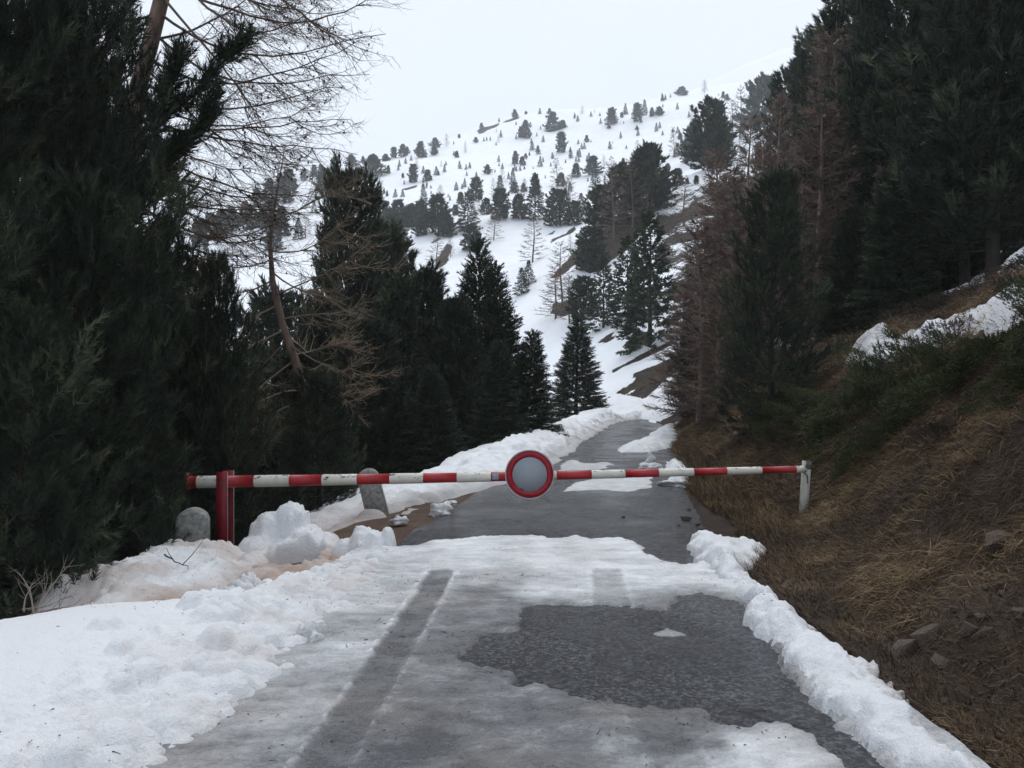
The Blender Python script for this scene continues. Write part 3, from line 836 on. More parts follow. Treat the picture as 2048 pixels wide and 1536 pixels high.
# ------------------------------------------------------------------ barrier
YB = 10.0
def bx(px, d=YB): return (px - CX) / F * d
barrier = bpy.data.objects.new('road_barrier', None); COL.objects.link(barrier)
barrier.location = (bx(450), YB, -.45)
tag(barrier, 'red and white striped road barrier with round no entry sign closing the road', 'barrier')
BO = np.array(barrier.location)
def part(name, V, Fc, mat, smooth=False, parent=None):
    me = mesh(name, np.asarray(V) - BO, Fc, M[mat], smooth=smooth, tint=np.full(len(V), .5))
    return obj(name, me, parent or barrier)
def boom_zr(px):
    t = (px - 375) / (1612 - 375)
    return np.array([bx(px), YB, .515 + .155 * t - .012 * math.sin(math.pi * t)]), .072 - .034 * t
edges = [(375, 396, 'r'), (396, 458, 'w'), (458, 510, 'r'), (510, 580, 'w'), (580, 645, 'r'), (645, 715, 'w'), (715, 780, 'r'), (780, 847, 'w'), (847, 914, 'r'), (914, 982, 'w'), (982, 1049, 'r'),
         (1049, 1113, 'w'), (1113, 1183, 'r'), (1183, 1250, 'w'), (1250, 1317, 'r'), (1317, 1387, 'w'), (1387, 1453, 'r'), (1453, 1523, 'w'), (1523, 1592, 'r'), (1592, 1608, 'w')]
for a, b_, c in edges:
    p0, r0 = boom_zr(a); p1, r1 = boom_zr(b_)
    k = .0025 if c == 'w' else 0.0
    ts = [0, .02, .98, 1] if c == 'w' else [0, .5, 1]
    V, f = tube([p0 + (p1 - p0) * t for t in ts], [(r0 + (r1 - r0) * t) + (k if 0 < t < 1 else (k * .2)) for t in ts], 20, cap=True)
    part('boom_section', V, f, 'boom_white' if c == 'w' else 'boom_red', True)
# counterweight block at the short end
A = Acc(); A.box((bx(373), YB, .525), (.05, .15, .20)); part('counterweight', A.V[0], A.F[0], 'post_red')
# H section post: front flange, web, rear flange
px0, px1 = bx(433, 9.9), bx(455, 9.9)
pc, pw = (px0 + px1) / 2, px1 - px0
ZB, ZT = -.55, .645
def boxpart(name, c, d, mat, parent=None):
    A = Acc(); A.box(c, d); return part(name, A.V[0], A.F[0], mat, parent=parent)
post = boxpart('post', (pc, 9.895, (ZB + ZT) / 2), (pw, .012, ZT - ZB), 'post_red')
post_b = boxpart('post_flange', (pc, 10.115, (ZB + ZT) / 2), (pw, .012, ZT - ZB), 'post_red')
boxpart('post_web', (pc, 10.005, (ZB + .40) / 2), (.010, .20, .40 - ZB), 'post_red')
boxpart('post_web', (pc, 10.005, (.61 + ZT) / 2), (.010, .20, ZT - .61), 'post_red')
for yv in (9.895, 10.115):
    boxpart('flange_edge', (pc + pw / 2 + .0025, yv, (ZB + .18 + ZT) / 2), (.004, .0135, ZT - ZB - .18), 'galvanised')
V, f = tube([(pc, 9.885, .52), (pc, 10.13, .52)], .018, 10); part('pivot_bolt', V, f, 'dark_steel', True)
# sign
sc_ = P(1059.5, 949, 9.885)
def disc(r0, r1, y0, y1, mat, name, parent, n=64):
    th = np.linspace(0, 2 * np.pi, n, endpoint=False)
    rings = [(r0, y0), (r1, y0), (r1, y1), (r0, y1)] if r0 > 0 else [(r1, y0), (r1, y1)]
    V = []
    for (r, yv) in rings:
        V.append(np.c_[sc_[0] + r * np.cos(th), np.full(n, yv), sc_[2] + r * np.sin(th)])
    V = np.concatenate(V)
    k = np.arange(n); k2 = (k + 1) % n
    Q = []
    m_ = len(rings)
    for i in range(m_ if r0 > 0 else m_ - 1):
        j = (i + 1) % m_
        Q.append(np.stack([i * n + k, j * n + k, j * n + k2, i * n + k2], 1))
    Q = np.concatenate(Q)
    if r0 == 0:
        V = np.concatenate([V, [[sc_[0], y0, sc_[2]], [sc_[0], y1, sc_[2]]]])
        t = np.concatenate([np.stack([k, k2, np.full(n, 2 * n)], 1), np.stack([n + k2, n + k, np.full(n, 2 * n + 1)], 1)])
        fl = [Q, t]
    else:
        fl = [Q]
    me = mesh(name, V - BO, fl, M[mat], smooth=False)
    return obj(name, me, parent)
sign = disc(0, .287, 9.889, 9.900, 'galvanised', 'sign', barrier)
sign['label'] = 'round no entry sign with red ring and grey white centre'
disc(.203, .272, 9.8835, 9.888, 'sign_red', 'red_ring', sign)
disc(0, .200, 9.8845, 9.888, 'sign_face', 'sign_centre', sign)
disc(.276, .288, 9.878, 9.905, 'sign_rim', 'sign_rim', sign)
rg = np.random.default_rng(5)
for (dx, dz, s_) in ((-.105, -.165, .022), (-.085, -.175, .018), (.13, -.155, .014), (-.20, .185, .02), (-.215, .17, .014)):
    th = np.linspace(0, 2 * np.pi, 9, endpoint=False)
    rr_ = s_ * rg.uniform(.5, 1.2, 9)
    V = np.c_[sc_[0] + dx + rr_ * np.cos(th) * 1.2, np.full(9, 9.8825), sc_[2] + dz + rr_ * np.sin(th) * .7]
    V2 = V.copy(); V2[:, 1] = 9.8836
    k = np.arange(9); k2 = (k + 1) % 9
    obj('chipped_spot', mesh('chipped_spot', np.concatenate([V, V2]) - BO, [np.arange(9)[None, ::-1], np.stack([k, k2, 9 + k2, 9 + k], 1)], M['dark_steel'], smooth=False), sign)
for dz in (.06, -.06):
    boxpart('sign_clamp', (sc_[0], 9.925, sc_[2] - .005 + dz), (.2, .05, .02), 'galvanised')
# worn sticker wrapped on the boom
p0, r0 = boom_zr(991)
th = np.linspace(math.radians(150), math.radians(225), 8)
V = []
for xx_ in (-.036, .036):
    V.append(np.c_[np.full(8, p0[0] + xx_), p0[1] + np.cos(th) * (r0 + .002), p0[2] + np.sin(th) * (r0 + .002) * -1])
V = np.concatenate(V); k = np.arange(7)
part('sticker', V, np.stack([k, k + 1, 8 + k + 1, 8 + k], 1), 'sticker')

# support post for the free end
sp = bpy.data.objects.new('support_post', None); COL.objects.link(sp)
sp.location = (bx(1607), YB, T1(bx(1607), YB) - .2)
tag(sp, 'short cream painted steel post carrying the free end of the barrier boom', 'post')
SO = np.array(sp.location)
zt = CAMZ - (922 - HY) / F * YB
hgt = zt - SO[2]
lean = bx(1616) - bx(1607)
def sp_box(name, x0, x1, y0, y1, z0, z1, mat, parent=sp):
    A = Acc(); A.box(((x0 + x1) / 2, (y0 + y1) / 2, (z0 + z1) / 2), (x1 - x0, y1 - y0, z1 - z0))
    V = A.V[0].copy()
    V[:, 0] += lean * V[:, 2] / hgt
    me = mesh(name, V, A.F[0], M[mat], smooth=False)
    return obj(name, me, parent)
sp_box('post_face', -.040, .038, -.008, .006, 0, hgt - .10, 'cream_post')
sp_box('post_side', -.0405, -.030, .0062, .085, 0, hgt, 'cream_post')
sp_box('upper_face', -.040, -.022, -.0085, .0058, hgt - .0995, hgt, 'cream_post')
plate = sp_box('lock_plate', -.018, .060, .02, .030, hgt - .20, hgt - .005, 'dark_steel')
sp_box('lock_hole', .026, .042, .016, .0198, hgt - .045, hgt - .025, 'galvanised', plate)
sp_box('rest_hook', -.075, -.018, -.03, -.009, hgt - .125, hgt - .085, 'cream_post')
A = Acc()
V, f = tube([(-.05 + lean, -.035, hgt - .14), (-.02 + lean, -.035, hgt - .17), (-.012 + lean, -.02, hgt - .26)], .008, 6)
obj('latch_strap', mesh('latch_strap', V, f, M['dark_steel']), sp)

# guard stones
def guard_stone(px, py_top, d, w, th, h, rotx, roty, rotz, label):
    n = 16
    a = np.linspace(0, np.pi, n)
    prof = [(w / 2, 0), (w / 2 * .97, h - w * .42)] + [(w / 2 * .97 * math.cos(t), h - w * .42 + w * .42 * math.sin(t)) for t in a[1:-1]] + [(-w / 2 * .97, h - w * .42), (-w / 2, 0)]
    prof = np.array(prof)
    layers = []
    for (yv, k) in ((-th / 2, .94), (-th / 2 + .02, 1), (th / 2 - .02, 1), (th / 2, .94)):
        layers.append(np.c_[prof[:, 0] * k, np.full(len(prof), yv), prof[:, 1] * (k if k < 1 else 1)])
    V = np.concatenate(layers); m_ = len(prof)
    V += .006 * np.stack([fbm(V[:, 2] * 9 + i, V[:, 0] * 9, 3) for i in range(3)], 1)
    k = np.arange(m_); k2 = (k + 1) % m_
    Q = np.concatenate([np.stack([i * m_ + k, i * m_ + k2, (i + 1) * m_ + k2, (i + 1) * m_ + k], 1) for i in range(3)])
    me = mesh('guard_stone', V, [Q, np.arange(m_)[None, ::-1], (3 * m_ + np.arange(m_))[None]], M['concrete'], smooth=False)
    x, y, zt_ = P(px, py_top, d)
    o = obj('guard_stone', me, loc=(x, y, zt_ - h), rot=(math.radians(rotx), math.radians(roty), math.radians(rotz)))
    return tag(o, label, 'guard stone')
guard_stone(384, 1016, 9.5, .35, .22, .9, 0, 1, 10, 'upright weathered concrete guard stone left of the red barrier post')
guard_stone(760, 934, 11.9, .31, .2, .8, -4, -14, 8, 'tilted concrete guard stone behind the boom at the left road edge')

# ------------------------------------------------------------------ trees
def frames(d, rng):
    d = d / (np.linalg.norm(d, axis=1, keepdims=True) + 1e-9)
    ref = np.where(np.abs(d[:, 2:3]) < .9, np.array([[0, 0, 1.0]]), np.array([[1.0, 0, 0]]))
    a = np.cross(d, ref); a /= np.linalg.norm(a, axis=1, keepdims=True)
    b = np.cross(d, a)
    s = rng.uniform(0, 2 * np.pi, len(d))[:, None]
    return np.stack([np.cos(s) * a + np.sin(s) * b, -np.sin(s) * a + np.cos(s) * b, d], 2)   # columns

def shoot_proto(n, L, nl, w, lo, hi, rng):
    """bottle brush of needles round a twig that points along z"""
    t = np.sort(rng.random(n)) ** .8
    az = rng.uniform(0, 2 * np.pi, n)
    inc = np.radians(rng.uniform(lo, hi, n)) * (1 - .55 * t)
    d = np.stack([np.sin(inc) * np.cos(az), np.sin(inc) * np.sin(az), np.cos(inc)], 1)
    base = np.stack([0 * t, 0 * t, t * L], 1)
    side = np.cross(d, rng.normal(size=(n, 3))); side /= np.linalg.norm(side, axis=1, keepdims=True)
    l = nl * rng.uniform(.7, 1.15, n)[:, None]
    return np.stack([base - side * w / 2, base + side * w / 2, base + d * l], 1)      # n,3,3

def needles(pos, dirs, size, tint, protos, rng):
    fr = frames(dirs, rng)
    Vs, As = [], []
    pick = rng.integers(0, len(protos), len(pos))
    for i, p in enumerate(protos):
        k = pick == i
        if not k.any(): continue
        q = p.reshape(-1, 3)
        v = np.einsum('nij,mj->nmi', fr[k] * size[k, None, None], q) + pos[k, None]
        Vs.append(v.reshape(-1, 3))
        As.append(np.repeat(tint[k], len(q)))
    V = np.concatenate(Vs)
    return V, np.arange(len(V)).reshape(-1, 3), np.concatenate(As)

def bend(p0, az, L, up0, up1, n, rng, wob=.08):
    """a limb that starts at elevation up0 and ends at up1"""
    s = np.linspace(0, 1, n)
    el = np.radians(up0 + (up1 - up0) * s ** 1.3) + wob * rng.normal(size=n) * s
    a = az + np.cumsum(rng.normal(0, wob * .5, n))
    st = L / (n - 1)
    d = np.stack([np.cos(el) * np.sin(a), np.cos(el) * np.cos(a), np.sin(el)], 1)
    return np.concatenate([[p0], p0 + np.cumsum(d[:-1] * st, 0)])

def conifer(seed, h, R, kind, n_br, per_m, protos, s_size, t0=.04, wood_sides=4):
    rng = np.random.default_rng(seed)
    tp = np.stack([.02 * h * np.cumsum(rng.normal(0, .35, 9)), .02 * h * np.cumsum(rng.normal(0, .35, 9)), np.linspace(0, h, 9)], 1)
    tp[:, :2] *= np.linspace(0, 1, 9)[:, None]
    r0 = .013 * h + .03
    trunk = tube(tp, np.linspace(r0, .008, 9), 8)
    wood = Acc()
    pos, dirs, tint, size = [], [], [], []
    hs = t0 + (1 - t0) * (np.arange(n_br) / n_br) ** .92
    az0 = rng.uniform(0, 6.28)
    lobes = rng.uniform(0, 6.28, 3)
    for i, t in enumerate(hs):
        az = az0 + i * 2.39996 + rng.normal(0, .25)
        irregular = 1 + .22 * math.sin(2 * az + lobes[0] + 5 * t) + .18 * math.sin(3 * az + lobes[1] - 9 * t)
        if kind == 'pine':
            prof = min(1.0, ((t - t0 + .06) / .16) ** .5) * (1 - t) ** .43
            L = max(.10 * R, R * prof * rng.uniform(.72, 1.12) * irregular)
            u0, u1 = -4 + 44 * t, 26 + 46 * t
        else:
            prof = min(1.0, ((t - t0 + .08) / .12) ** .5) * (1 - t) ** .86
            L = max(.07 * R, R * prof * rng.uniform(.72, 1.10) * (1 + .5 * (irregular - 1)))
            u0, u1 = -16 + 48 * t, -2 + 58 * t
        p0 = np.array([np.interp(t * h, tp[:, 2], tp[:, 0]), np.interp(t * h, tp[:, 2], tp[:, 1]), t * h])
        path = bend(p0, az, L, u0, u1, 7, rng)
        wood.add(*tube(path, np.linspace(max(.006, .012 * L + .004), .003, 7), wood_sides, False), rng.uniform(.2, .6))
        ns = int(max(5, per_m * L))
        f = rng.uniform(.10 if kind == 'pine' else .06, 1, ns) ** (.75 if kind == 'pine' else .85)
        f[0] = 1
        idx = f * 6
        i0 = np.clip(idx.astype(int), 0, 5); fr = (idx - i0)[:, None]
        bp = path[i0] * (1 - fr) + path[i0 + 1] * fr
        bd = path[i0 + 1] - path[i0]; bd /= np.linalg.norm(bd, axis=1, keepdims=True)
        lat = np.cross(bd, [0, 0, 1.0]); lat /= np.linalg.norm(lat, axis=1, keepdims=True) + 1e-6
        sg = rng.choice([-1, 1], ns)[:, None]
        wdt = (.34 if kind == 'pine' else .30) * L * (1.05 - f)[:, None] ** .7 * rng.random((ns, 1)) ** .8
        if kind == 'pine':
            p = bp + lat * sg * wdt + np.array([0, 0, 1]) * (rng.normal(.02, .06, (ns, 1)) * L)
            d = bd * .7 + lat * sg * .45 + np.array([0, 0, .55]) + rng.normal(0, .38, (ns, 3))
        else:
            p = bp + lat * sg * wdt - np.array([0, 0, 1]) * (np.abs(rng.normal(0, .06, (ns, 1))) * L) + bd * wdt * .6
            d = bd * .9 + lat * sg * .75 + np.array([0, 0, -.10 + .35 * t]) + rng.normal(0, .22, (ns, 3))
        pos.append(p); dirs.append(d)
        base = rng.uniform(.15, .65)
        tint.append(np.clip(base + rng.normal(0, .16, ns) + .25 * (f > .93), 0, 1))
        size.append(s_size * rng.uniform(.7, 1.25, ns))
    # leader
    k = 10
    pos.append(np.tile(tp[-1], (k, 1)) - np.c_[np.zeros((k, 2)), rng.uniform(0, .5 * s_size * .3, k)])
    dirs.append(rng.normal(0, .25, (k, 3)) + [0, 0, 1]); tint.append(np.full(k, .7)); size.append(np.full(k, s_size * 1.1))
    Vn = needles(np.concatenate(pos), np.concatenate(dirs), np.concatenate(size), np.concatenate(tint), protos, rng)
    return trunk, wood, Vn

R0 = np.random.default_rng(100)
def protos(n, L, nl, w, lo, hi, k=4): return [shoot_proto(n, L, nl, w, lo, hi, R0) for _ in range(k)]
PR_near = protos(30, .22, .105, .0105, 20, 75)
PR_mid = protos(22, .32, .17, .032, 20, 75)
PR_spr = protos(22, .36, .10, .030, 30, 85)
PR_far = protos(9, .5, .48, .20, 15, 75)
PR_fsp = protos(9, .6, .30, .16, 25, 85)

def kit(name, args, needle_mat, bark='bark', twig='dead_twig'):
    tr, wd, nd = conifer(**args)
    return dict(trunk=mesh(name + '_trunk', tr[0], tr[1], M[bark], tint=np.full(len(tr[0]), .5)),
                branches=wd.mesh(name + '_branches', M[bark], True),
                crown=mesh(name + '_crown', nd[0], nd[1], M[needle_mat], smooth=False, tint=nd[2]))
KIT = {
    'pine_big': kit('pine_big', dict(seed=1, h=12.0, R=2.7, kind='pine', n_br=165, per_m=27, protos=PR_near, s_size=1.25), 'pine_needles'),
    'pine_big2': kit('pine_big2', dict(seed=2, h=11.0, R=2.5, kind='pine', n_br=155, per_m=27, protos=PR_near, s_size=1.25), 'pine_needles'),
    'pine_young': kit('pine_young', dict(seed=3, h=4.7, R=1.5, kind='pine', n_br=90, per_m=36, protos=PR_near, s_size=1.0), 'pine_needles'),
    'pine_young2': kit('pine_young2', dict(seed=4, h=4.7, R=1.55, kind='pine', n_br=94, per_m=34, protos=PR_near, s_size=1.0), 'pine_needles'),
    'pine_mid': kit('pine_mid', dict(seed=5, h=9.0, R=2.5, kind='pine', n_br=125, per_m=22, protos=PR_mid, s_size=1.15), 'pine_needles'),
    'pine_mid2': kit('pine_mid2', dict(seed=6, h=9.0, R=2.3, kind='pine', n_br=120, per_m=23, protos=PR_mid, s_size=1.15), 'pine_needles'),
    'pine_tall': kit('pine_tall', dict(seed=9, h=9.0, R=2.3, kind='pine', n_br=105, per_m=23, protos=PR_mid, s_size=1.15, t0=.08), 'pine_needles'),
    'spruce_mid': kit('spruce_mid', dict(seed=7, h=9.0, R=2.2, kind='spruce', n_br=200, per_m=30, protos=PR_spr, s_size=1.2), 'spruce_needles'),
    'spruce_mid2': kit('spruce_mid2', dict(seed=8, h=9.0, R=2.1, kind='spruce', n_br=195, per_m=30, protos=PR_spr, s_size=1.2), 'spruce_needles'),
}
HT = dict(pine_tall=9.0, pine_big=12.0, pine_big2=11.0, pine_young=4.7, pine_young2=4.7, pine_mid=9.0, pine_mid2=9.0, spruce_mid=9.0, spruce_mid2=9.0)

def twig(acc, path, r0, r1, tint, sides=3):
    V, f = tube(path, np.linspace(r0, r1, len(path)), sides, False)
    acc.add(V, f, tint)

def thin(acc, p, d, L, w, tint, rng, curl):
    """batch of fine twigs: two-segment ribbons, three-sided spikes"""
    n = len(p)
    d = d / np.linalg.norm(d, axis=1, keepdims=True)
    m_ = p + d * L[:, None] * .5 + curl * L[:, None] * .12
    e = p + d * L[:, None] + curl * L[:, None] * .45
    s = np.cross(d, rng.normal(size=(n, 3))); s /= np.linalg.norm(s, axis=1, keepdims=True)
    q = np.cross(d, s)
    V = np.stack([p + s * w, p - s * w * .5 + q * w * .87, p - s * w * .5 - q * w * .87, m_ + s * w * .6, m_ - s * w * .3 + q * w * .52, m_ - s * w * .3 - q * w * .52, e], 1)
    tri = np.array([[0, 1, 4], [0, 4, 3], [1, 2, 5], [1, 5, 4], [2, 0, 3], [2, 3, 5], [3, 4, 6], [4, 5, 6], [5, 3, 6]])
    Fc = (tri[None] + (np.arange(n) * 7)[:, None, None]).reshape(-1, 3)
    acc.add(V.reshape(-1, 3), Fc, np.repeat(tint, 7))

def limb(acc, path, r0, rng, n_tw, tw_len, droop, tint, sub=2, w=.004, cone=0, cones=None):
    """a larch limb with side twigs and finer twigs on those"""
    n = len(path)
    twig(acc, path, r0, r0 * .18, tint, 5)
    f = rng.uniform(.12, 1, n_tw) ** .8 * (n - 1.001)
    i0 = f.astype(int); fr = (f - i0)[:, None]
    bp = path[i0] * (1 - fr) + path[i0 + 1] * fr
    bd = path[i0 + 1] - path[i0]; bd /= np.linalg.norm(bd, axis=1, keepdims=True)
    lat = np.cross(bd, [0, 0, 1.0]); lat /= np.linalg.norm(lat, axis=1, keepdims=True) + 1e-6
    sg = rng.choice([-1, 1], n_tw)[:, None]
    d = bd * .75 + lat * sg * rng.uniform(.2, .9, (n_tw, 1)) + np.array([0, 0, 1]) * rng.normal(-droop, .3, (n_tw, 1)) + rng.normal(0, .15, (n_tw, 3))
    L = tw_len * rng.uniform(.35, 1.2, n_tw) * (1.15 - .6 * f / n)
    up = np.tile([0, 0, 1.0], (n_tw, 1)) * rng.uniform(-.2, .9, (n_tw, 1))
    tt = np.clip(tint + rng.normal(0, .15, n_tw), 0, 1)
    thin(acc, bp, d, L, w * np.ones((n_tw, 1)), tt, rng, up)
    if sub:
        k = np.repeat(np.arange(n_tw), sub)
        dn = d / np.linalg.norm(d, axis=1, keepdims=True)
        g = rng.uniform(.2, .9, len(k))[:, None]
        sp_ = bp[k] + dn[k] * L[k, None] * g + up[k] * L[k, None] * .45 * g ** 2
        sd = dn[k] + rng.normal(0, .65, (len(k), 3)) + [0, 0, -.15]
        thin(acc, sp_, sd, L[k] * rng.uniform(.2, .5, len(k)), w * .7 * np.ones((len(k), 1)), tt[k], rng, np.tile([0, 0, .4], (len(k), 1)))
    if cone and cones is not None:
        for c in rng.choice(n_tw, min(cone, n_tw), False):
            q = bp[c] + d[c] / np.linalg.norm(d[c]) * L[c] * rng.uniform(.2, .8)
            V, fc = tube([q + [0, 0, .018], q + [0, 0, .006], q - [0, 0, .012], q - [0, 0, .02]], [.003, .013, .011, .002], 6)
            cones.add(V, fc, .3)

def larch(seed, h, R, n_br, n_tw, tw_len, w, tint0, sub=2, cones=0, lean=(0, 0), t0=.08, sides=8, r0=None):
    rng = np.random.default_rng(seed)
    n = 12
    s = np.linspace(0, 1, n)
    tp = np.stack([lean[0] * s * h + .012 * h * np.sin(s * 5 + seed), lean[1] * s * h + .01 * h * np.sin(s * 4 + 2 * seed), s * h], 1)
    r0 = r0 or .011 * h + .02
    trunk = tube(tp, r0 * (1 - s) ** .8 + .008, sides)
    br, cn = Acc(), Acc()
    for i in range(n_br):
        t = t0 + (1 - t0) * ((i + rng.random()) / n_br) * .98
        az = i * 2.39996 + rng.normal(0, .3)
        L = R * (1 - t) ** .62 * rng.uniform(.6, 1.1) + .12
        p0 = np.array([np.interp(t, s, tp[:, j]) for j in range(3)])
        path = bend(p0, az, L, -4 + 34 * t, 16 + 30 * t + rng.normal(0, 8), 8, rng, .10)
        limb(br, path, .007 * L + .004, rng, int(n_tw * (.5 + L / R)), tw_len * (.4 + .6 * L / R), .22, np.clip(tint0 + rng.normal(0, .12), 0, 1), sub, w, cones, cn)
    return trunk, br, cn
def larch_kit(name, tw='larch_twig', **a):
    tr, br, cn = larch(**a)
    d = dict(trunk=mesh(name + '_trunk', tr[0], tr[1], M['larch_bark'], tint=np.full(len(tr[0]), .5)), crown=br.mesh(name + '_twigs', M[tw], True))
    if cn.n: d['cones'] = cn.mesh(name + '_cones', M['bark'])
    return d
KIT['larch_mid'] = larch_kit('larch_mid', seed=11, h=9.0, R=1.9, n_br=95, n_tw=30, tw_len=.8, w=.014, tint0=.42, sub=2)
KIT['larch_mid2'] = larch_kit('larch_mid2', seed=12, h=9.0, R=1.7, n_br=90, n_tw=30, tw_len=.75, w=.014, tint0=.5, sub=2)
HT['larch_mid'] = HT['larch_mid2'] = 9.0

PART = {'trunk': 'trunk', 'branches': 'branches', 'crown': 'crown', 'cones': 'cones'}
def plant(kitname, x, y, h, name, label, cat='tree', group=None, rz=0.0, wide=1.0, tilt=(0, 0), z=None, sink=.12):
    k = KIT[kitname]
    s = h / HT[kitname]
    e = bpy.data.objects.new(name, None); COL.objects.link(e)
    e.location = (x, y, (T1(x, y) if z is None else z) - sink)
    e.rotation_euler = (math.radians(tilt[0]), math.radians(tilt[1]), math.radians(rz))
    e.scale = (s * wide, s * wide, s)
    e.empty_display_size = .2
    tag(e, label, cat, group)
    for pn, me in k.items():
        o = bpy.data.objects.new(PART[pn], me); COL.objects.link(o); o.parent = e
    return e
def at(px, d): return (px - CX) / F * d, d
def plant_px(kitname, px, d, py_top, name, label, **kw):
    x, y = at(px, d)
    z = T1(x, y)
    h = CAMZ + (HY - py_top) / F * d - z + .12
    return plant(kitname, x, y, h, name, label, **kw)

LG = 'dark pines crowding the left of the road'
plant('pine_big', *at(-10, 9.2), 12.5, 'stone_pine', 'huge dark stone pine filling the left edge of the photo', group=LG, rz=20, wide=.74)
front_pine = plant('pine_big2', *at(165, 10.6), 11.5, 'stone_pine', 'tall dark stone pine in front of the leaning larch trunk', group=LG, rz=140, wide=.60)
plant('pine_big', *at(-230, 7.6), 10.5, 'stone_pine', 'dark stone pine mostly outside the left edge of the photo', group=LG, rz=250, wide=.8)
plant_px('pine_young', 175, 8.8, 405, 'young_pine', 'young pine with upright leader in front of the huge left pine', group=LG, rz=60, wide=.72)
plant_px('pine_young2', 440, 11.8, 545, 'young_pine', 'young pine beside the tan larch, above the short end of the boom', group=LG, rz=10, wide=.62)
plant_px('pine_young2', 250, 9.4, 735, 'young_pine', 'low young pine left of the upright guard stone', group=LG, rz=200, wide=.78)
plant_px('pine_young', 40, 7.4, 640, 'young_pine', 'young pine at the lower left edge above the snow bank', group=LG, rz=300, wide=.95)
plant_px('pine_young2', 335, 11.6, 500, 'young_pine', 'young pine behind the upright guard stone', group=LG, rz=150, wide=.62)
plant_px('pine_young', 395, 13.0, 660, 'young_pine', 'dark young pine behind the short end of the boom', group=LG, rz=120, wide=1.0)
plant_px('pine_mid', 330, 17, 540, 'stone_pine', 'dark pine deep behind the leaning larch', group=LG, rz=30)
plant_px('pine_mid2', 120, 15, 100, 'stone_pine', 'dark pine deep behind the huge left pine', group=LG, rz=90)
plant_px('pine_young2', 640, 13.4, 760, 'young_pine', 'dark young pine hiding the foot of the tan larch', group=LG, rz=77, wide=1.3)
CG = 'dark conifers below the road in the middle'
plant_px('pine_mid', 700, 28, 372, 'stone_pine', 'tallest dark stone pine of the middle group with ragged top', group=CG, rz=15, wide=.66)
plant_px('pine_mid2', 772, 36, 475, 'stone_pine', 'grey green pine right behind the tallest middle pine', group=CG, rz=75)
plant_px('pine_mid2', 645, 25, 640, 'stone_pine', 'dark pine in the gap right of the tan larch', group=CG, rz=200, wide=.8)
plant_px('pine_mid', 850, 27, 560, 'stone_pine', 'broad stone pine with spreading top in the middle group', group=CG, rz=110, wide=1.05)
plant_px('pine_mid2', 785, 24, 580, 'stone_pine', 'dense dark pine left of the broad middle pine', group=CG, rz=310, wide=.95)
plant_px('spruce_mid', 962, 30, 492, 'spruce', 'tall spruce with brownish open top in the middle group', group=CG, rz=0, wide=.98)
plant_px('spruce_mid2', 1012, 28, 540, 'spruce', 'dark spruce with narrow top at the right of the middle group', group=CG, rz=50, wide=1.0)
plant_px('spruce_mid2', 1045, 26.5, 670, 'spruce', 'dark spruce at the right edge of the middle group', group=CG, rz=220, wide=1.55)
plant_px('pine_mid', 915, 25, 610, 'stone_pine', 'greenish pine low in the middle group', group=CG, rz=240, wide=.95)
plant_px('spruce_mid', 995, 23, 690, 'spruce', 'low dark spruce beside the snow bank, right end of the middle group', group=CG, rz=170, wide=1.35)
plant_px('pine_mid', 730, 21, 660, 'stone_pine', 'dark pine low down behind the leaning guard stone', group=CG, rz=20, wide=1.15)
plant_px('spruce_mid2', 860, 20.5, 740, 'spruce', 'low dark spruce above the snow heap behind the boom', group=CG, rz=140, wide=1.5)
plant_px('pine_mid2', 590, 19.5, 720, 'stone_pine', 'dark pine low down right of the red barrier post', group=CG, rz=280, wide=1.2)
plant_px('pine_mid2', 480, 17, 760, 'stone_pine', 'dark pine low down directly behind the red barrier post', group=CG, rz=80, wide=1.2)
plant_px('spruce_mid', 1152, 45.5, 640, 'spruce', 'lone dark spruce standing by the far end of the road', rz=130, wide=1.4)
plant_px('pine_mid', 560, 36, 610, 'stone_pine', 'dim pine in the distance behind the tan larch', group=CG, rz=33)
RG = 'conifers on the right slope'
plant_px('pine_young', 1545, 16, 372, 'stone_pine', 'full green stone pine on the right bank above the end post', group=RG, rz=95, wide=.86)
plant_px('pine_young2', 1385, 31, 650, 'stone_pine', 'small dark pine at the far foot of the right bank', group=RG, rz=15, wide=.9)
plant_px('spruce_mid2', 1800, 20.5, 355, 'spruce', 'dark layered spruce on the right slope left of the snow drifts', group=RG, rz=45, wide=1.45)
plant_px('spruce_mid', 1705, 23, 420, 'spruce', 'dark spruce behind the green stone pine on the right', group=RG, rz=10, wide=1.4)
plant_px('pine_tall', 1930, 23, -120, 'stone_pine', 'tall dark stone pine in the top right corner', group=RG, rz=220, wide=1.0)
plant_px('pine_tall', 1985, 19.5, -300, 'stone_pine', 'dark stone pine with trunk above the right snow drift', group=RG, rz=140, wide=1.0)
plant_px('pine_mid2', 1790, 29, -60, 'stone_pine', 'tall dark stone pine on the right skyline', group=RG, rz=20, wide=1.05)
plant_px('pine_mid', 1715, 37, -40, 'stone_pine', 'dark stone pine at the left end of the tall right row', group=RG, rz=300, wide=.9)
plant_px('pine_tall', 2080, 26, -250, 'stone_pine', 'dark pine cut by the right edge of the photo', group=RG, rz=60, wide=1.1)
plant_px('pine_mid2', 1640, 58, 88, 'stone_pine', 'rounded pine on the right skyline below the bare larch top', group=RG, rz=160, wide=.95)
plant_px('pine_mid', 1590, 62, 150, 'stone_pine', 'rounded pine left of the larch top on the right skyline', group=RG, rz=190, wide=.9)
plant_px('pine_mid2', 1600, 36, 420, 'stone_pine', 'dark pine among the brown larches on the right', group=RG, rz=250, wide=1.0)
plant_px('pine_mid', 1870, 33, 60, 'stone_pine', 'dark pine deep in the right slope wood', group=RG, rz=44, wide=1.1)
plant_px('spruce_mid', 1910, 27, 200, 'spruce', 'dark spruce deep in the right slope wood', group=RG, rz=99, wide=1.2)
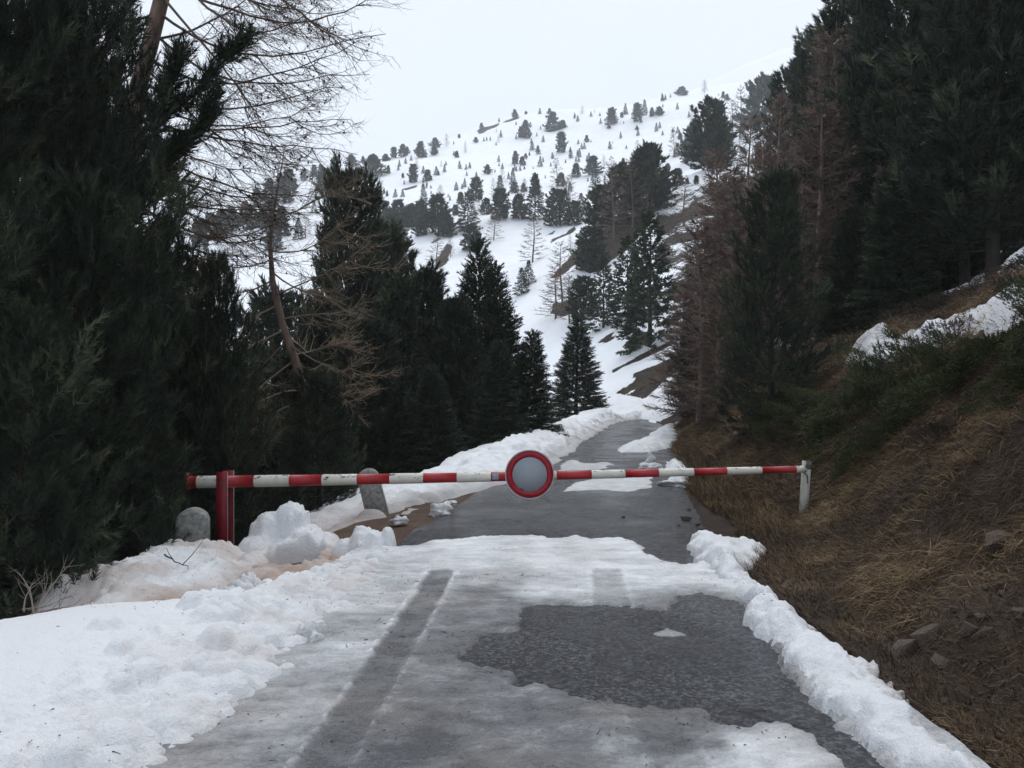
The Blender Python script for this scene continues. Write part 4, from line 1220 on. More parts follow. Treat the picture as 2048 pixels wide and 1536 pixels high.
LL = 'bare brown larches on the right slope'
plant_px('larch_mid', 1668, 33, 60, 'larch', 'tallest bare brown larch on the right skyline', group=LL, rz=0, wide=1.15)
plant_px('larch_mid2', 1700, 30, 235, 'larch', 'dense bare larch in front of the dark right pines', group=LL, rz=70, wide=1.25)
plant_px('larch_mid', 1610, 30, 280, 'larch', 'bare brown larch right behind the green stone pine', group=LL, rz=130, wide=1.3)
plant_px('larch_mid2', 1462, 36, 330, 'larch', 'bare brown larch left of the green stone pine', group=LL, rz=200, wide=1.25)
plant_px('larch_mid', 1435, 42, 350, 'larch', 'reddish bare larch at the left edge of the right slope', group=LL, rz=250, wide=1.2)
plant_px('larch_mid2', 1530, 42, 290, 'larch', 'bare larch above the top of the green stone pine', group=LL, rz=300, wide=1.2)
plant_px('larch_mid', 1450, 34, 480, 'larch', 'low bare larch over the bank left of the green stone pine', group=LL, rz=20, wide=1.35)
plant_px('larch_mid2', 1560, 55, 190, 'larch', 'thin bare larch on the right skyline', group=LL, rz=120)
plant_px('larch_mid', 1500, 60, 230, 'larch', 'thin bare larch left of the rounded skyline pines', group=LL, rz=220)
plant_px('larch_mid', 1405, 38, 600, 'larch', 'short bare larch by the far foot of the bank', group=LL, rz=320, wide=1.2)
plant_px('larch_mid2', 1770, 25, 330, 'larch', 'bare larch behind the layered spruce on the right', group=LL, rz=320, wide=1.1)

plant_px('larch_mid', 1462, 29, 400, 'larch', 'dense bare larch close behind the bank left of the green stone pine', group=LL, rz=60, wide=1.35)
plant_px('larch_mid2', 1425, 37, 430, 'larch', 'bare larch over the far foot of the bank', group=LL, rz=160, wide=1.35)
plant_px('larch_mid2', 1480, 27, 470, 'larch', 'bare larch touching the green stone pine on its left', group=LL, rz=260, wide=1.3)
plant_px('larch_mid', 1640, 26, 200, 'larch', 'dense brown larch between the green stone pine and the dark spruces', group=LL, rz=290, wide=1.3)
plant_px('larch_mid2', 1440, 48, 300, 'larch', 'bare larch behind the left edge of the right wood', group=LL, rz=10, wide=1.3)

plant_px('larch_mid', 1398, 28, 440, 'larch', 'leftmost full bare larch on the right slope, reddish brown', group=LL, rz=75, wide=1.25)
plant_px('larch_mid2', 1440, 24, 540, 'larch', 'low bushy bare larch beside the green stone pine', group=LL, rz=175, wide=1.4)
plant_px('larch_mid', 1366, 34, 580, 'larch', 'small bare larch at the left foot of the right wood', group=LL, rz=275, wide=1.2)

# a long upturned bough of the front pine, its shoots like bottle brushes
def brush_bough(tree, pts, d, seed):
    rng = np.random.default_rng(seed)
    ctrl = np.array([P(px, py, d + i * .05) for i, (px, py) in enumerate(pts)])
    t = np.linspace(0, 1, 12); k = np.linspace(0, 1, len(ctrl))
    path = np.stack([np.interp(t, k, ctrl[:, i]) for i in range(3)], 1)
    inv = Matrix.LocRotScale(tree.location, tree.rotation_euler, tree.scale).inverted()
    n = 150
    f = rng.uniform(.15, 1, n) * 10.99; i0 = f.astype(int); fr = (f - i0)[:, None]
    pos = path[i0] * (1 - fr) + path[i0 + 1] * fr + rng.normal(0, .045, (n, 3))
    dr = (path[i0 + 1] - path[i0]); dr /= np.linalg.norm(dr, axis=1, keepdims=True)
    dr = dr + rng.normal(0, .35, (n, 3)) + [0, 0, .15]
    V, f_, a_ = needles(pos, dr, rng.uniform(.9, 1.3, n), np.clip(rng.normal(.45, .2, n), 0, 1), PR_near, rng)
    o = obj('bough', mesh('brush_bough', V, f_, M['pine_needles'], smooth=False, tint=a_), tree); o.matrix_parent_inverse = inv
    V, f_ = tube(path, np.linspace(.018, .006, 12), 6, False)
    o2 = obj('bough_wood', mesh('bough_wood', V, f_, M['bark']), tree); o2.matrix_parent_inverse = inv
brush_bough(front_pine, [(250, 330), (330, 240), (400, 180), (450, 120), (490, 75)], 10.4, 1)
brush_bough(front_pine, [(260, 300), (320, 230), (345, 160), (358, 110)], 10.3, 2)
brush_bough(front_pine, [(260, 360), (330, 320), (390, 270), (430, 190)], 10.2, 3)
brush_bough(front_pine, [(220, 440), (280, 380), (320, 330), (350, 300)], 10.2, 4)

# the leaning larch with long sweeping boughs at the upper left
def hero_larch():
    rng = np.random.default_rng(77)
    d0 = 13.0
    base = P(235, 1150, d0); 
    tp = np.array([P(q[0], q[1], d0) for q in [(225, 1130), (235, 700), (255, 330), (278, 170), (300, 90), (325, -10), (345, -120), (362, -260)]])
    e = bpy.data.objects.new('larch', None); COL.objects.link(e)
    e.location = tp[0]
    tag(e, 'leaning bare larch with long sweeping boughs and cones at the upper left', 'tree')
    off = tp[0]
    V, f = tube(tp - off, [.17, .15, .135, .125, .12, .11, .10, .09], 12)
    obj('trunk', mesh('hero_trunk', V, f, M['larch_bark'], tint=np.full(len(V), .5)), e)
    br, cn = Acc(), Acc()
    # boughs: photo pixels of start, a mid point and the tip; depth drifts towards the camera
    B = [((320, -30), (520, 40), (640, 62), (800, -40), -1.0), ((310, 20), (450, 130), (600, 100), (770, 70), -.5), ((300, 60), (430, 180), (560, 160), (740, 150), .6),
         ((318, -60), (470, 0), (620, -20), (760, -80), .4), ((290, 110), (400, 190), (560, 150), (720, 80), -1.2), ((280, 160), (400, 240), (540, 200), (690, 170), -.2),
         ((275, 190), (380, 250), (500, 265), (655, 200), .8), ((270, 230), (390, 280), (540, 285), (715, 305), -.7), ((268, 260), (400, 265), (560, 250), (700, 235), .2),
         ((262, 300), (370, 330), (480, 400), (680, 395), -.4), ((258, 330), (360, 360), (520, 420), (640, 380), .9), ((255, 380), (350, 410), (450, 420), (600, 440), -.8),
         ((315, -20), (400, 90), (500, 180), (560, 330), -1.4), ((335, -90), (500, -60), (640, 60), (720, 120), -.9), ((285, 130), (360, 200), (440, 300), (600, 330), -1.6),
         ((340, -110), (420, -30), (560, 30), (690, 20), 1.1), ((330, -70), (450, 60), (540, 80), (640, 10), -1.8), ((300, 80), (380, 70), (470, 20), (560, -60), .5),
         ((310, 30), (200, 60), (120, 20), (60, -60), .3), ((290, 120), (230, 180), (190, 180), (120, 130), .6), ((270, 220), (330, 300), (420, 330), (540, 350), 1.4),
         ((255, 400), (380, 470), (470, 490), (560, 440), -.3), ((250, 430), (340, 480), (430, 520), (520, 510), .7), ((262, 280), (330, 400), (400, 450), (480, 450), -1.2)]
    for (a, b_, c, t_, dd) in B:
        ctrl = np.array([P(*a, d0), P(*b_, d0 + dd * .4), P(*c, d0 + dd * .8), P(*t_, d0 + dd * 1.1)])
        s = np.linspace(0, 1, 14)[:, None]
        # cubic through the four points
        path = ((1 - s) ** 3) * ctrl[0] + 3 * s * (1 - s) ** 2 * (ctrl[1] * 1.25 - ctrl[0] * .25) + 3 * s * s * (1 - s) * (ctrl[2] * 1.2 - ctrl[3] * .2) + s ** 3 * ctrl[3]
        path = path + rng.normal(0, .018, path.shape) * s
        limb(br, path - off, .024, rng, 32, .9, .45, .35, 3, .0042, 4, cn)
        for _ in range(6):                                    # second order boughs
            i = rng.integers(3, 12)
            q = path[i]
            tdir = path[i + 1] - path[i]; tdir /= np.linalg.norm(tdir)
            az = math.atan2(tdir[0], tdir[1]) + rng.normal(0, .8)
            sub = bend(q, az, rng.uniform(.6, 1.5), -35 + rng.normal(0, 15), 35 + rng.normal(0, 20), 8, rng, .1)
            limb(br, sub - off, .009, rng, 15, .55, .4, .35, 2, .0045, 2, cn)
    obj('branches', br.mesh('hero_branches', M['larch_twig'], True), e)
    obj('cones', cn.mesh('hero_cones', M['bark']), e)['kind'] = 'stuff'
hero_larch()

def tan_larch():
    rng = np.random.default_rng(78)
    d0 = 14.5
    tp = np.array([P(q[0], q[1], d0) for q in [(640, 1010), (615, 800), (590, 720), (565, 650), (545, 560), (540, 490), (548, 420), (562, 340), (570, 290)]])
    e = bpy.data.objects.new('larch', None); COL.objects.link(e)
    e.location = tp[0]
    off = tp[0]
    tag(e, 'crooked tan barked larch with lichen twigs above the barrier boom', 'tree')
    V, f = tube(tp - off, [.075, .075, .072, .065, .052, .035, .018, .01, .006], 12)
    obj('trunk', mesh('tan_trunk', V, f, M['larch_bark'], tint=np.full(len(V), .5)), e)
    br = Acc()
    B = [((590, 720), (480, 800), (420, 880), (370, 900), -1), ((580, 690), (640, 730), (690, 760), (715, 720), -.8), ((575, 680), (500, 760), (440, 800), (390, 790), .5), ((560, 640), (640, 620), (700, 640), (730, 600), -.6),
         ((550, 590), (620, 560), (680, 540), (725, 500), -1), ((545, 560), (480, 600), (430, 590), (390, 560), .6), ((540, 500), (600, 520), (660, 480), (700, 430), .4), ((542, 470), (470, 500), (410, 480), (360, 430), -.6),
         ((545, 440), (600, 420), (660, 390), (720, 350), -.4), ((548, 420), (480, 420), (430, 400), (380, 420), .8), ((610, 790), (560, 850), (500, 890), (420, 930), -1.6), ((612, 800), (540, 820), (470, 870), (480, 930), -2),
         ((600, 760), (650, 790), (690, 780), (710, 830), -1.2), ((615, 820), (520, 900), (440, 960), (360, 985), -2.6), ((605, 780), (540, 780), (490, 820), (450, 850), -1.5), ((570, 660), (500, 690), (460, 720), (420, 700), -1.2),
         ((540, 520), (500, 540), (450, 540), (400, 520), -1.4), ((545, 545), (610, 600), (660, 590), (690, 610), .8), ((555, 610), (500, 640), (450, 660), (400, 640), -.5), ((585, 710), (640, 700), (670, 690), (700, 670), 1)]
    for (a, b_, c, t_, dd) in B:
        ctrl = np.array([P(*a, d0), P(*b_, d0 + dd * .4), P(*c, d0 + dd * .8), P(*t_, d0 + dd)])
        s = np.linspace(0, 1, 11)[:, None]
        path = ((1 - s) ** 3) * ctrl[0] + 3 * s * (1 - s) ** 2 * ctrl[1] + 3 * s * s * (1 - s) * ctrl[2] + s ** 3 * ctrl[3]
        path = path + rng.normal(0, .02, path.shape) * s
        limb(br, path - off, .017, rng, 36, .65, .1, .5, 3, .0062)
        for _ in range(4):
            i = rng.integers(2, 9); tdir = path[i + 1] - path[i]
            az = math.atan2(tdir[0], tdir[1]) + rng.normal(0, .9)
            limb(br, bend(path[i], az, rng.uniform(.4, 1.0), -20 + rng.normal(0, 20), 30, 7, rng, .12) - off, .008, rng, 16, .45, .1, .55, 2, .0055)
    obj('branches', br.mesh('tan_branches', M['larch_twig_tan'], True), e)
tan_larch()

# ------------------------------------------------------------------ trees on the far slope
def far_kit(name, args, nm):
    tr, wd, nd = conifer(**args)
    V = np.concatenate([tr[0], nd[0]]); Fc = np.concatenate([tr[1], nd[1] + len(tr[0])])
    mi = np.r_[np.ones(len(tr[1]), int), np.zeros(len(nd[1]), int)]
    return mesh(name, V, Fc, [M[nm], M['bark']], mi, False, tint=np.r_[np.full(len(tr[0]), .5), nd[2]])
FAR = {}
for i in range(3):
    FAR['p', i] = far_kit('far_pine', dict(seed=40 + i, h=8.0, R=2.9, kind='pine', n_br=60, per_m=10, protos=PR_far, s_size=.95, t0=.02), 'pine_needles')
    FAR['s', i] = far_kit('far_spruce', dict(seed=50 + i, h=8.0, R=2.0, kind='spruce', n_br=80, per_m=11, protos=PR_fsp, s_size=.8, t0=.02), 'spruce_needles')
for i in range(2):
    tr, br, cn = larch(60 + i, 8.0, 2.0, 50, 12, .9, .024, .5, sub=1, sides=5)
    V = np.concatenate([tr[0]] + br.V); Fc = np.concatenate([tr[1]] + [f + len(tr[0]) for f in br.F])
    FAR['l', i] = mesh('far_larch', V, Fc, [M['larch_twig']], None, True, tint=np.r_[np.full(len(tr[0]), .3), np.concatenate(br.A)])
c1, c2, c3, c4, c5 = (480, 260, 6.827), (760, 220, 6.827), (1040, 160, 6.827), (1280, 140, 6.827), (760, 380, 6.827)
c6 = (1040, 340, 5.689)
FT = [  # crop, then x, base, top, kind, width factor
 (c1, [(400,1000,720,'p',1),(230,1010,830,'p',1.1),(540,920,660,'p',.9),(680,890,600,'p',1),(640,1010,850,'p',1.2),(400,1340,1000,'p',1),(870,690,560,'p',.9),(1010,650,510,'p',1),(1100,650,510,'p',.9),(1130,850,620,'p',1.4),(1270,800,440,'s',1),(1340,850,560,'s',1),(1390,900,640,'s',1),(960,960,830,'l',1),(1010,1130,980,'s',1),(1520,510,370,'p',1.5),(1680,440,350,'p',.9),(1750,420,350,'s',1),(1820,640,390,'p',1.45),(1820,400,330,'p',1),(1610,720,540,'s',.9),(1655,690,550,'s',.9),(1540,720,630,'s',1),(2025,600,500,'s',1),(1655,800,700,'s',1),(1705,820,760,'s',1),(1825,760,680,'s',1),(1845,950,820,'s',1),(1970,870,810,'s',1),(2010,910,840,'s',1),(1885,990,920,'s',1),(1990,420,345,'p',1.8),(300,1350,1120,'p',1.1),(150,1350,1080,'p',1.1),(560,1450,1120,'p',1),(900,1480,1180,'l',1.3),(60,1300,1030,'p',1),(800,1500,1250,'s',1.1),(450,1650,1350,'p',1.2),(200,1650,1400,'l',1.3),(-100,1350,1100,'p',1.1),(-250,1450,1150,'p',1.1),(-400,1500,1200,'p',1.2),(-100,1700,1400,'l',1.3),(-550,1600,1300,'p',1.2)]),
 (c2, [(80,700,630,'p',1.8),(190,660,535,'p',1.05),(310,650,505,'p',1.05),(370,610,520,'p',.9),(550,650,470,'p',1.1),(575,665,600,'s',.8),(625,650,560,'s',.8),(755,520,405,'p',1.4),(735,630,510,'p',.9),(910,495,340,'l',1),(1080,385,340,'p',1.2),(1385,250,190,'p',1.2),(1310,450,385,'p',1.2),(1420,440,390,'s',1),(1457,430,385,'s',1),(1505,420,375,'s',1),(1650,380,300,'s',1),(1590,310,255,'l',1),(1615,450,350,'l',.8),(1165,600,440,'l',.7),(1930,390,265,'p',1.2),(2010,390,265,'p',1.2),(1985,250,160,'p',1.2),(1860,400,340,'s',.9),(1840,115,15,'p',1),(1625,170,120,'s',1),(350,735,665,'s',1),(425,690,630,'s',1),(265,780,705,'s',1),(250,825,760,'s',1),(115,870,770,'s',1),(450,1000,790,'p',.9),(590,880,790,'s',1),(650,980,850,'p',1.2),(590,1000,940,'s',1.1),(800,900,840,'s',1.1),(880,850,760,'s',1),(900,760,710,'s',1),(835,780,700,'l',1),(1090,800,710,'s',1.1),(1175,815,750,'s',1),(1225,795,725,'s',1.1),(330,1020,970,'s',1),(640,1040,985,'s',1),(500,810,690,'l',1.3),(1040,1100,1000,'s',1.2),(1120,1080,1020,'s',1),(930,1190,1150,'s',1),(955,1240,1185,'s',1),(1310,1250,980,'p',1.1),(1100,1290,1150,'p',1),(1620,710,635,'s',1),(1625,770,725,'s',1),(1670,810,740,'s',1),(1665,1000,790,'l',1),(1640,1200,940,'s',1.1),(1545,1200,960,'l',.8),(1815,1020,830,'s',.9),(1845,750,595,'p',.8),(1835,1140,1010,'p',1.2),(1755,950,870,'s',1),(1840,840,760,'s',.9),(1865,840,780,'s',.8),(1970,815,770,'s',1),(1915,710,670,'s',1),(1995,680,640,'s',1),(2040,625,580,'s',1),(1970,1200,960,'l',1),(820,1310,1050,'l',1.3),(600,1300,1050,'s',.9),(710,1290,1160,'l',1.2),(210,1195,1095,'s',1.1),(310,1195,1100,'s',1.2),(55,1140,1080,'s',1),(97,1180,1110,'s',1),(25,1215,1150,'s',1)]),
 (c5, [(30,500,205,'p',1.2),(260,520,205,'p',1.3),(430,520,250,'p',1.3),(560,500,210,'p',1.2),(800,610,160,'p',1.2),(900,650,340,'p',1.1),(550,640,430,'p',1.2),(1030,350,230,'p',1.2),(1200,550,110,'s',1.3),(1250,850,540,'p',1.2),(1340,340,160,'l',1.4),(1450,340,150,'p',1.1),(1640,430,70,'p',1.05),(1900,410,120,'p',1.1),(1560,700,330,'l',1.3),(330,1050,830,'s',1.1),(960,920,650,'l',1),(780,1050,680,'l',1.6),(170,900,420,'p',1.1),(660,520,330,'p',1.2),(130,500,300,'p',1.2),(350,520,300,'p',1.2)]),
 (c3, [(270,465,395,'s',1.1),(400,465,400,'p',1.2),(80,475,435,'p',1.2),(440,700,490,'p',1.15),(580,660,570,'p',1.7),(850,465,360,'l',1.1),(970,510,455,'s',1.2),(788,570,500,'s',1.2),(1015,460,400,'l',.7),(1100,600,535,'s',1),(1250,610,420,'p',1.2),(1215,665,630,'p',2.2),(1390,520,455,'p',1),(1440,470,340,'s',.9),(1600,580,370,'p',.9),(1700,490,305,'s',.9),(1785,505,450,'s',1),(1905,490,390,'p',1.3),(1415,610,580,'s',1),(1375,795,720,'s',.9),(1230,945,855,'s',1.2),(1265,870,845,'s',1),(1945,290,205,'s',1),(1985,275,220,'s',1),(75,660,570,'p',1.1),(140,650,585,'s',1.1),(280,670,630,'s',1),(230,770,725,'s',1),(315,855,775,'s',1),(155,870,810,'s',1),(565,1005,765,'p',.85),(688,995,930,'s',1.1),(785,1025,965,'s',1),(765,1120,1055,'s',1),(803,1125,1060,'s',1),(840,945,875,'s',1),(880,945,870,'s',1),(795,885,830,'s',1),(910,850,770,'p',1),(970,850,820,'s',1),(275,1180,1060,'s',1),(315,1130,1070,'s',1),(128,1040,990,'s',1),(420,1185,1135,'s',1),(60,1220,1180,'s',1),(180,1215,1185,'s',1),(500,1470,1100,'l',1.2),(765,1340,1175,'p',1),(940,1130,1020,'s',1),(990,1300,1090,'p',1.4),(1145,1180,1035,'l',1.2),(1030,1460,1250,'s',1.2),(1155,1370,1310,'s',1),(1290,1250,1200,'s',1),(1405,1150,1080,'p',1.2),(1250,1540,1090,'l',.9),(1600,1100,850,'l',1),(1900,1200,920,'l',1),(210,1600,1375,'p',.8),(60,1520,1370,'l',1.1),(660,1760,1380,'l',.8),(560,1460,1310,'p',1.2)]),
 (c4, [(305,430,340,'s',.9),(345,415,355,'s',.9),(415,380,335,'s',.9),(570,350,255,'p',2.2),(880,310,150,'l',1.2),(1075,350,325,'s',1),(1135,395,320,'p',1),(1190,425,345,'p',1.1),(265,630,525,'p',1.3),(145,640,585,'s',1),(510,540,465,'s',1),(670,660,590,'s',1),(705,710,580,'l',.9),(460,1200,820,'l',.9),(500,1190,1050,'s',1.4),(580,1100,910,'l',.9),(380,1360,1290,'p',1.3),(960,1350,560,'p',1.0),(1130,1250,550,'s',.8),(740,1260,800,'p',.9),(640,1260,920,'s',.9),(1370,950,300,'l',1),(1260,950,450,'l',1.1),(1700,900,220,'p',1.1),(1520,800,340,'s',.9),(1050,1350,780,'p',1)]),
 (c6, [(170,570,120,'s',.95),(420,650,300,'p',1.15),(560,560,100,'l',1),(690,510,300,'s',1.2),(620,630,400,'p',1.1),(150,1050,560,'l',1.25),(690,840,710,'s',1.1),(100,1310,1080,'s',1.2),(20,1420,1160,'s',1.2),(570,890,740,'l',1),(920,720,270,'p',1.2),(1050,800,0,'l',1),(1150,620,60,'p',1.1),(1270,640,-60,'l',1.1),(1480,500,-150,'p',1.1),(1380,420,-120,'p',1),(1640,290,10,'s',1.1),(1790,190,20,'p',1.2),(1870,640,120,'l',1.2),(470,1560,880,'l',1.2),(950,1800,1080,'s',1.0),(1230,1750,900,'s',1.05),(1480,2000,690,'s',1.0),(1410,1700,760,'s',.9),(400,1700,1150,'l',1.4),(560,1750,1250,'l',1.2),(720,1700,1300,'p',1.3),(800,1150,750,'p',1.3),(1000,1000,650,'l',1.4),(640,1050,850,'l',1.2)]),
]
rf = np.random.default_rng(9)
ORD = lambda n: str(n) + ('th' if 10 <= n % 100 <= 20 else {1: 'st', 2: 'nd', 3: 'rd'}.get(n % 10, 'th'))
rec = []
for (ox, oy, sc), lst in FT:
    for (x, yb, yt, k, wf) in lst:
        px, pb, pt = ox + x / sc, oy + yb / sc, oy + yt / sc
        X, Y, Z = cast(px, pb)
        h = (pb - pt) / F * Y * 1.14
        rec.append([px, pb, X, Y, Z, h, k, wf, pb - pt])
while len(rec) < 345:
    px, pb = rf.uniform(780, 1430), rf.uniform(215, 395)
    if pb < np.interp(px, [760, 880, 1040, 1250, 1450], [345, 300, 240, 222, 195]): continue
    X, Y, Z = cast(px, pb)
    hp = float(rf.choice([6, 8, 11, 15]))
    rec.append([px, pb, X, Y, Z, hp / F * Y * 1.14, 's' if rf.random() < .7 else 'p', rf.uniform(.9, 1.3), hp])
rec.sort(key=lambda r: r[0])
cnt = {}
KW = {'p': 'stone pine', 's': 'young spruce', 'l': 'bare larch'}
for (px, pb, X, Y, Z, h, k, wf, hp) in rec:
    zone = 'high near the ridge' if pb < 300 else 'on the middle of the snowfield' if pb < 395 else 'low on the snowfield' if pb < 500 else 'on the snow slope above the far road'
    if px < 760: zone = 'on the left shoulder of the mountain'
    sz = 'tiny' if hp < 13 else 'small' if hp < 26 else 'middling' if hp < 60 else 'large'
    key = (k, zone, sz)
    cnt[key] = cnt.get(key, 0) + 1
    nm = {'p': 'stone_pine', 's': 'spruce', 'l': 'larch'}[k]
    me = FAR[k, int(rf.integers(0, 2 if k == 'l' else 3))]
    s = h / 8.0
    o = obj(nm, me, loc=(X, Y, Z - .03 * h), rot=(0, 0, rf.uniform(0, 6.28)), scale=(s * wf * 1.15, s * wf * 1.15, s))
    tag(o, f"{sz} {KW[k]} {zone}, {ORD(cnt[key])} from the left", 'tree', 'trees dotted over the snowy mountain')

# ------------------------------------------------------------------ growth on the right bank
def slope_grad(x, y, e=.08):
    return (T(x + e, y) - T(x - e, y)) / (2 * e), (T(x, y + e) - T(x, y - e)) / (2 * e)

def grass(n, seed):
    rng = np.random.default_rng(seed)
    y = 3.0 + 30 * rng.random(n) ** 1.7
    u = 1.9 + 4.2 * rng.random(n)
    x = cxr(y) + u
    dens = fbm(x * 1.0 + 5, y * 1.0, 4, .6) + .5 * fbm(x * 4, y * 4, 2)
    foot = np.interp(y, [3, 6.5, 8, 10, 13, 20, 40], [1.95, 2.05, 2.35, 2.75, 2.4, 2.1, 2.0])
    k = (dens > rng.uniform(-.95, .30, n)) & (u > foot + .05)
    k &= sdf(ridge, x, y) < -.02
    x, y, dens, u = x[k], y[k], dens[k], u[k]
    n = len(x)
    gx, gy = slope_grad(x, y)
    dn = np.stack([-gx, -gy, -(gx ** 2 + gy ** 2)], 1); dn /= np.linalg.norm(dn, axis=1, keepdims=True) + 1e-6
    nr = np.stack([-gx, -gy, np.ones(n)], 1); nr /= np.linalg.norm(nr, axis=1, keepdims=True)
    L = rng.uniform(.10, .30, n) * np.clip(.9 + dens, .5, 1.5) * np.clip(.75 + y * .03, .8, 1.5)
    p = np.stack([x, y, T(x, y) - .01], 1)
    d1 = nr * rng.uniform(.35, .9, (n, 1)) + dn * rng.uniform(.2, .8, (n, 1)) + rng.normal(0, .35, (n, 3)); d1 /= np.linalg.norm(d1, axis=1, keepdims=True)
    d2 = dn * rng.uniform(.7, 1.2, (n, 1)) + nr * rng.uniform(-.15, .25, (n, 1)) + rng.normal(0, .3, (n, 3)); d2 /= np.linalg.norm(d2, axis=1, keepdims=True)
    sd = np.cross(d1, rng.normal(size=(n, 3))); sd /= np.linalg.norm(sd, axis=1, keepdims=True)
    w = (rng.uniform(.0018, .0038, n) * np.clip(y / 9, .7, 3))[:, None]
    m_ = p + d1 * L[:, None] * .4
    e = m_ + d2 * L[:, None] * .75
    V = np.stack([p - sd * w, p + sd * w, m_ - sd * w * .8, m_ + sd * w * .8, e], 1).reshape(-1, 3)
    b0 = np.arange(n)[:, None] * 5
    Fc = np.concatenate([b0 + [0, 1, 3], b0 + [0, 3, 2], b0 + [2, 3, 4]])
    patch = fbm(x * 1.5 + 31, y * 1.5, 4, .6)
    tint = np.clip(.25 + 1.15 * patch + rng.normal(0, .2, n), 0, 1)
    o = obj('dry_grass', mesh('dry_grass', V, Fc, M['dry_grass'], smooth=False, tint=np.repeat(tint, 5)))
    tag(o, 'matted dry brown grass hanging down the right bank', kind='stuff')
grass(112000, 6)

def tussock(px, py, d, n, L, label, seed):
    rng = np.random.default_rng(seed)
    c = P(px, py, d)
    z = T1(c[0], c[1])
    e = np.zeros((n, 3)); A = Acc()
    az = rng.uniform(0, 6.28, n)
    p = np.stack([.18 * rng.normal(size=n), .18 * rng.normal(size=n), np.zeros(n)], 1)
    p[:, 2] = T(p[:, 0] + c[0], p[:, 1] + c[1]) - z
    d1 = np.stack([-.5 + .4 * rng.normal(size=n), -.3 + .4 * rng.normal(size=n), .6 + .2 * rng.random(n)], 1)
    thin(A, p, d1, L * rng.uniform(.5, 1.2, n), .0035 * np.ones((n, 1)), np.clip(.62 + .2 * rng.normal(size=n), 0, 1), rng, np.tile([-.45, -.25, -1.5], (n, 1)))
    o = obj('grass_tussock', A.mesh('grass_tussock', M['dry_grass']), loc=(c[0], c[1], z))
    tag(o, label, 'grass tussock', 'straw tussocks on the right bank')
tussock(1890, 780, 10.2, 420, .42, 'pale overhanging straw tussock below the junipers on the right bank', 1)
tussock(1700, 850, 13.5, 300, .4, 'straw tussock above the end post of the barrier', 2)
tussock(1640, 1010, 9.2, 180, .28, 'straw tussock at the foot of the cream post', 3)
tussock(1480, 800, 15, 260, .4, 'straw tussock under the green stone pine', 4)
tussock(1950, 960, 6.6, 260, .3, 'straw tussock on the bank at the right edge, under the overhang', 5)
tussock(1810, 640, 14.0, 260, .45, 'yellow straw tussock above the remnant snow drift', 6)

# low juniper and heath mats on the crest
def shrub_mesh(name, seed, mat, n, pr, size):
    rng = np.random.default_rng(seed)
    a = rng.uniform(0, 6.28, n); r = np.sqrt(rng.random(n))
    hgt = (1 - r ** 2) * rng.uniform(.25, 1, n) ** .5
    k = 1 + .3 * np.sin(3 * a + seed) + .2 * np.sin(5 * a)
    p = np.stack([r * np.cos(a) * k, r * np.sin(a) * k, hgt * .45], 1)
    d = np.stack([np.cos(a) * (.3 + r), np.sin(a) * (.3 + r), .7 + 0 * a], 1) + rng.normal(0, .4, (n, 3))
    t = np.clip(.45 + .5 * fbm(p[:, 0] * 2.5 + seed, p[:, 1] * 2.5, 3) + rng.normal(0, .15, n), 0, 1)
    V, f, A = needles(p, d, size * rng.uniform(.7, 1.3, n), t, pr, rng)
    return mesh(name, V, f, M[mat], smooth=False, tint=A)
PR_j = protos(14, .16, .07, .017, 25, 80)
JUN = [shrub_mesh('juniper', 1, 'juniper', 2300, PR_j, .75), shrub_mesh('juniper', 2, 'juniper', 2300, PR_j, .75)]
HEA = [shrub_mesh('heath', 3, 'heath', 1200, PR_j, .7), shrub_mesh('heath', 4, 'heath', 1200, PR_j, .7)]
rj = np.random.default_rng(15)
def shrub(kind, u, y, s, label, group):
    x = float(cxr(y)) + u
    gx, gy = slope_grad(np.array([x]), np.array([y]), .4)
    me = (JUN if kind == 'j' else HEA)[int(rj.integers(0, 2))]
    o = obj('juniper_shrub' if kind == 'j' else 'heath_shrub', me, loc=(x, y, T1(x, y) - .12 * s),
            rot=(math.atan(gy[0]) * .9, -math.atan(gx[0]) * .9, rj.uniform(0, 6.28)), scale=(s, s, s * .85))
    o.rotation_mode = 'XYZ'
    tag(o, label, 'shrub', group)
nj = 0
for (u, y, s) in [(4.1, 8.2, .65), (4.15, 9.4, .65), (4.0, 10.5, .7), (4.0, 11.7, .7), (3.85, 12.9, .65), (3.85, 14.1, .65), (3.75, 15.3, .65), (3.7, 9.0, .5), (3.6, 10.2, .5), (3.55, 11.6, .55), (3.5, 13.4, .6), (3.6, 15.0, .6), (4.5, 7.6, .6), (4.2, 7.0, .5), (3.3, 14.6, .5), (4.2, 17, .8), (4.6, 18.5, .8), (3.4, 17.2, .6)]:
    nj += 1
    shrub('j', u, y, s, f'dark green juniper mat on the crest of the right bank, {ORD(nj)} counted along it', 'juniper mats on the right bank')
nh = 0
for (u, y, s) in [(5.9, 7.9, .7), (6.3, 9.2, .9), (6.5, 10.6, .8), (6.6, 12.2, .8), (6.6, 13.8, .8), (6.5, 15.4, .8), (6.7, 17, .8), (7.2, 11.5, .7), (9.9, 12.5, 1.1), (10.4, 14.5, 1.1), (10.2, 16.5, 1.1), (6.0, 8.6, .75), (10.8, 18.5, 1.2)]:
    nh += 1
    shrub('h', u, y, s, f'dark brown heath shrub above the snow drift on the right slope, {ORD(nh)} counted upward', 'heath shrubs on the right slope')

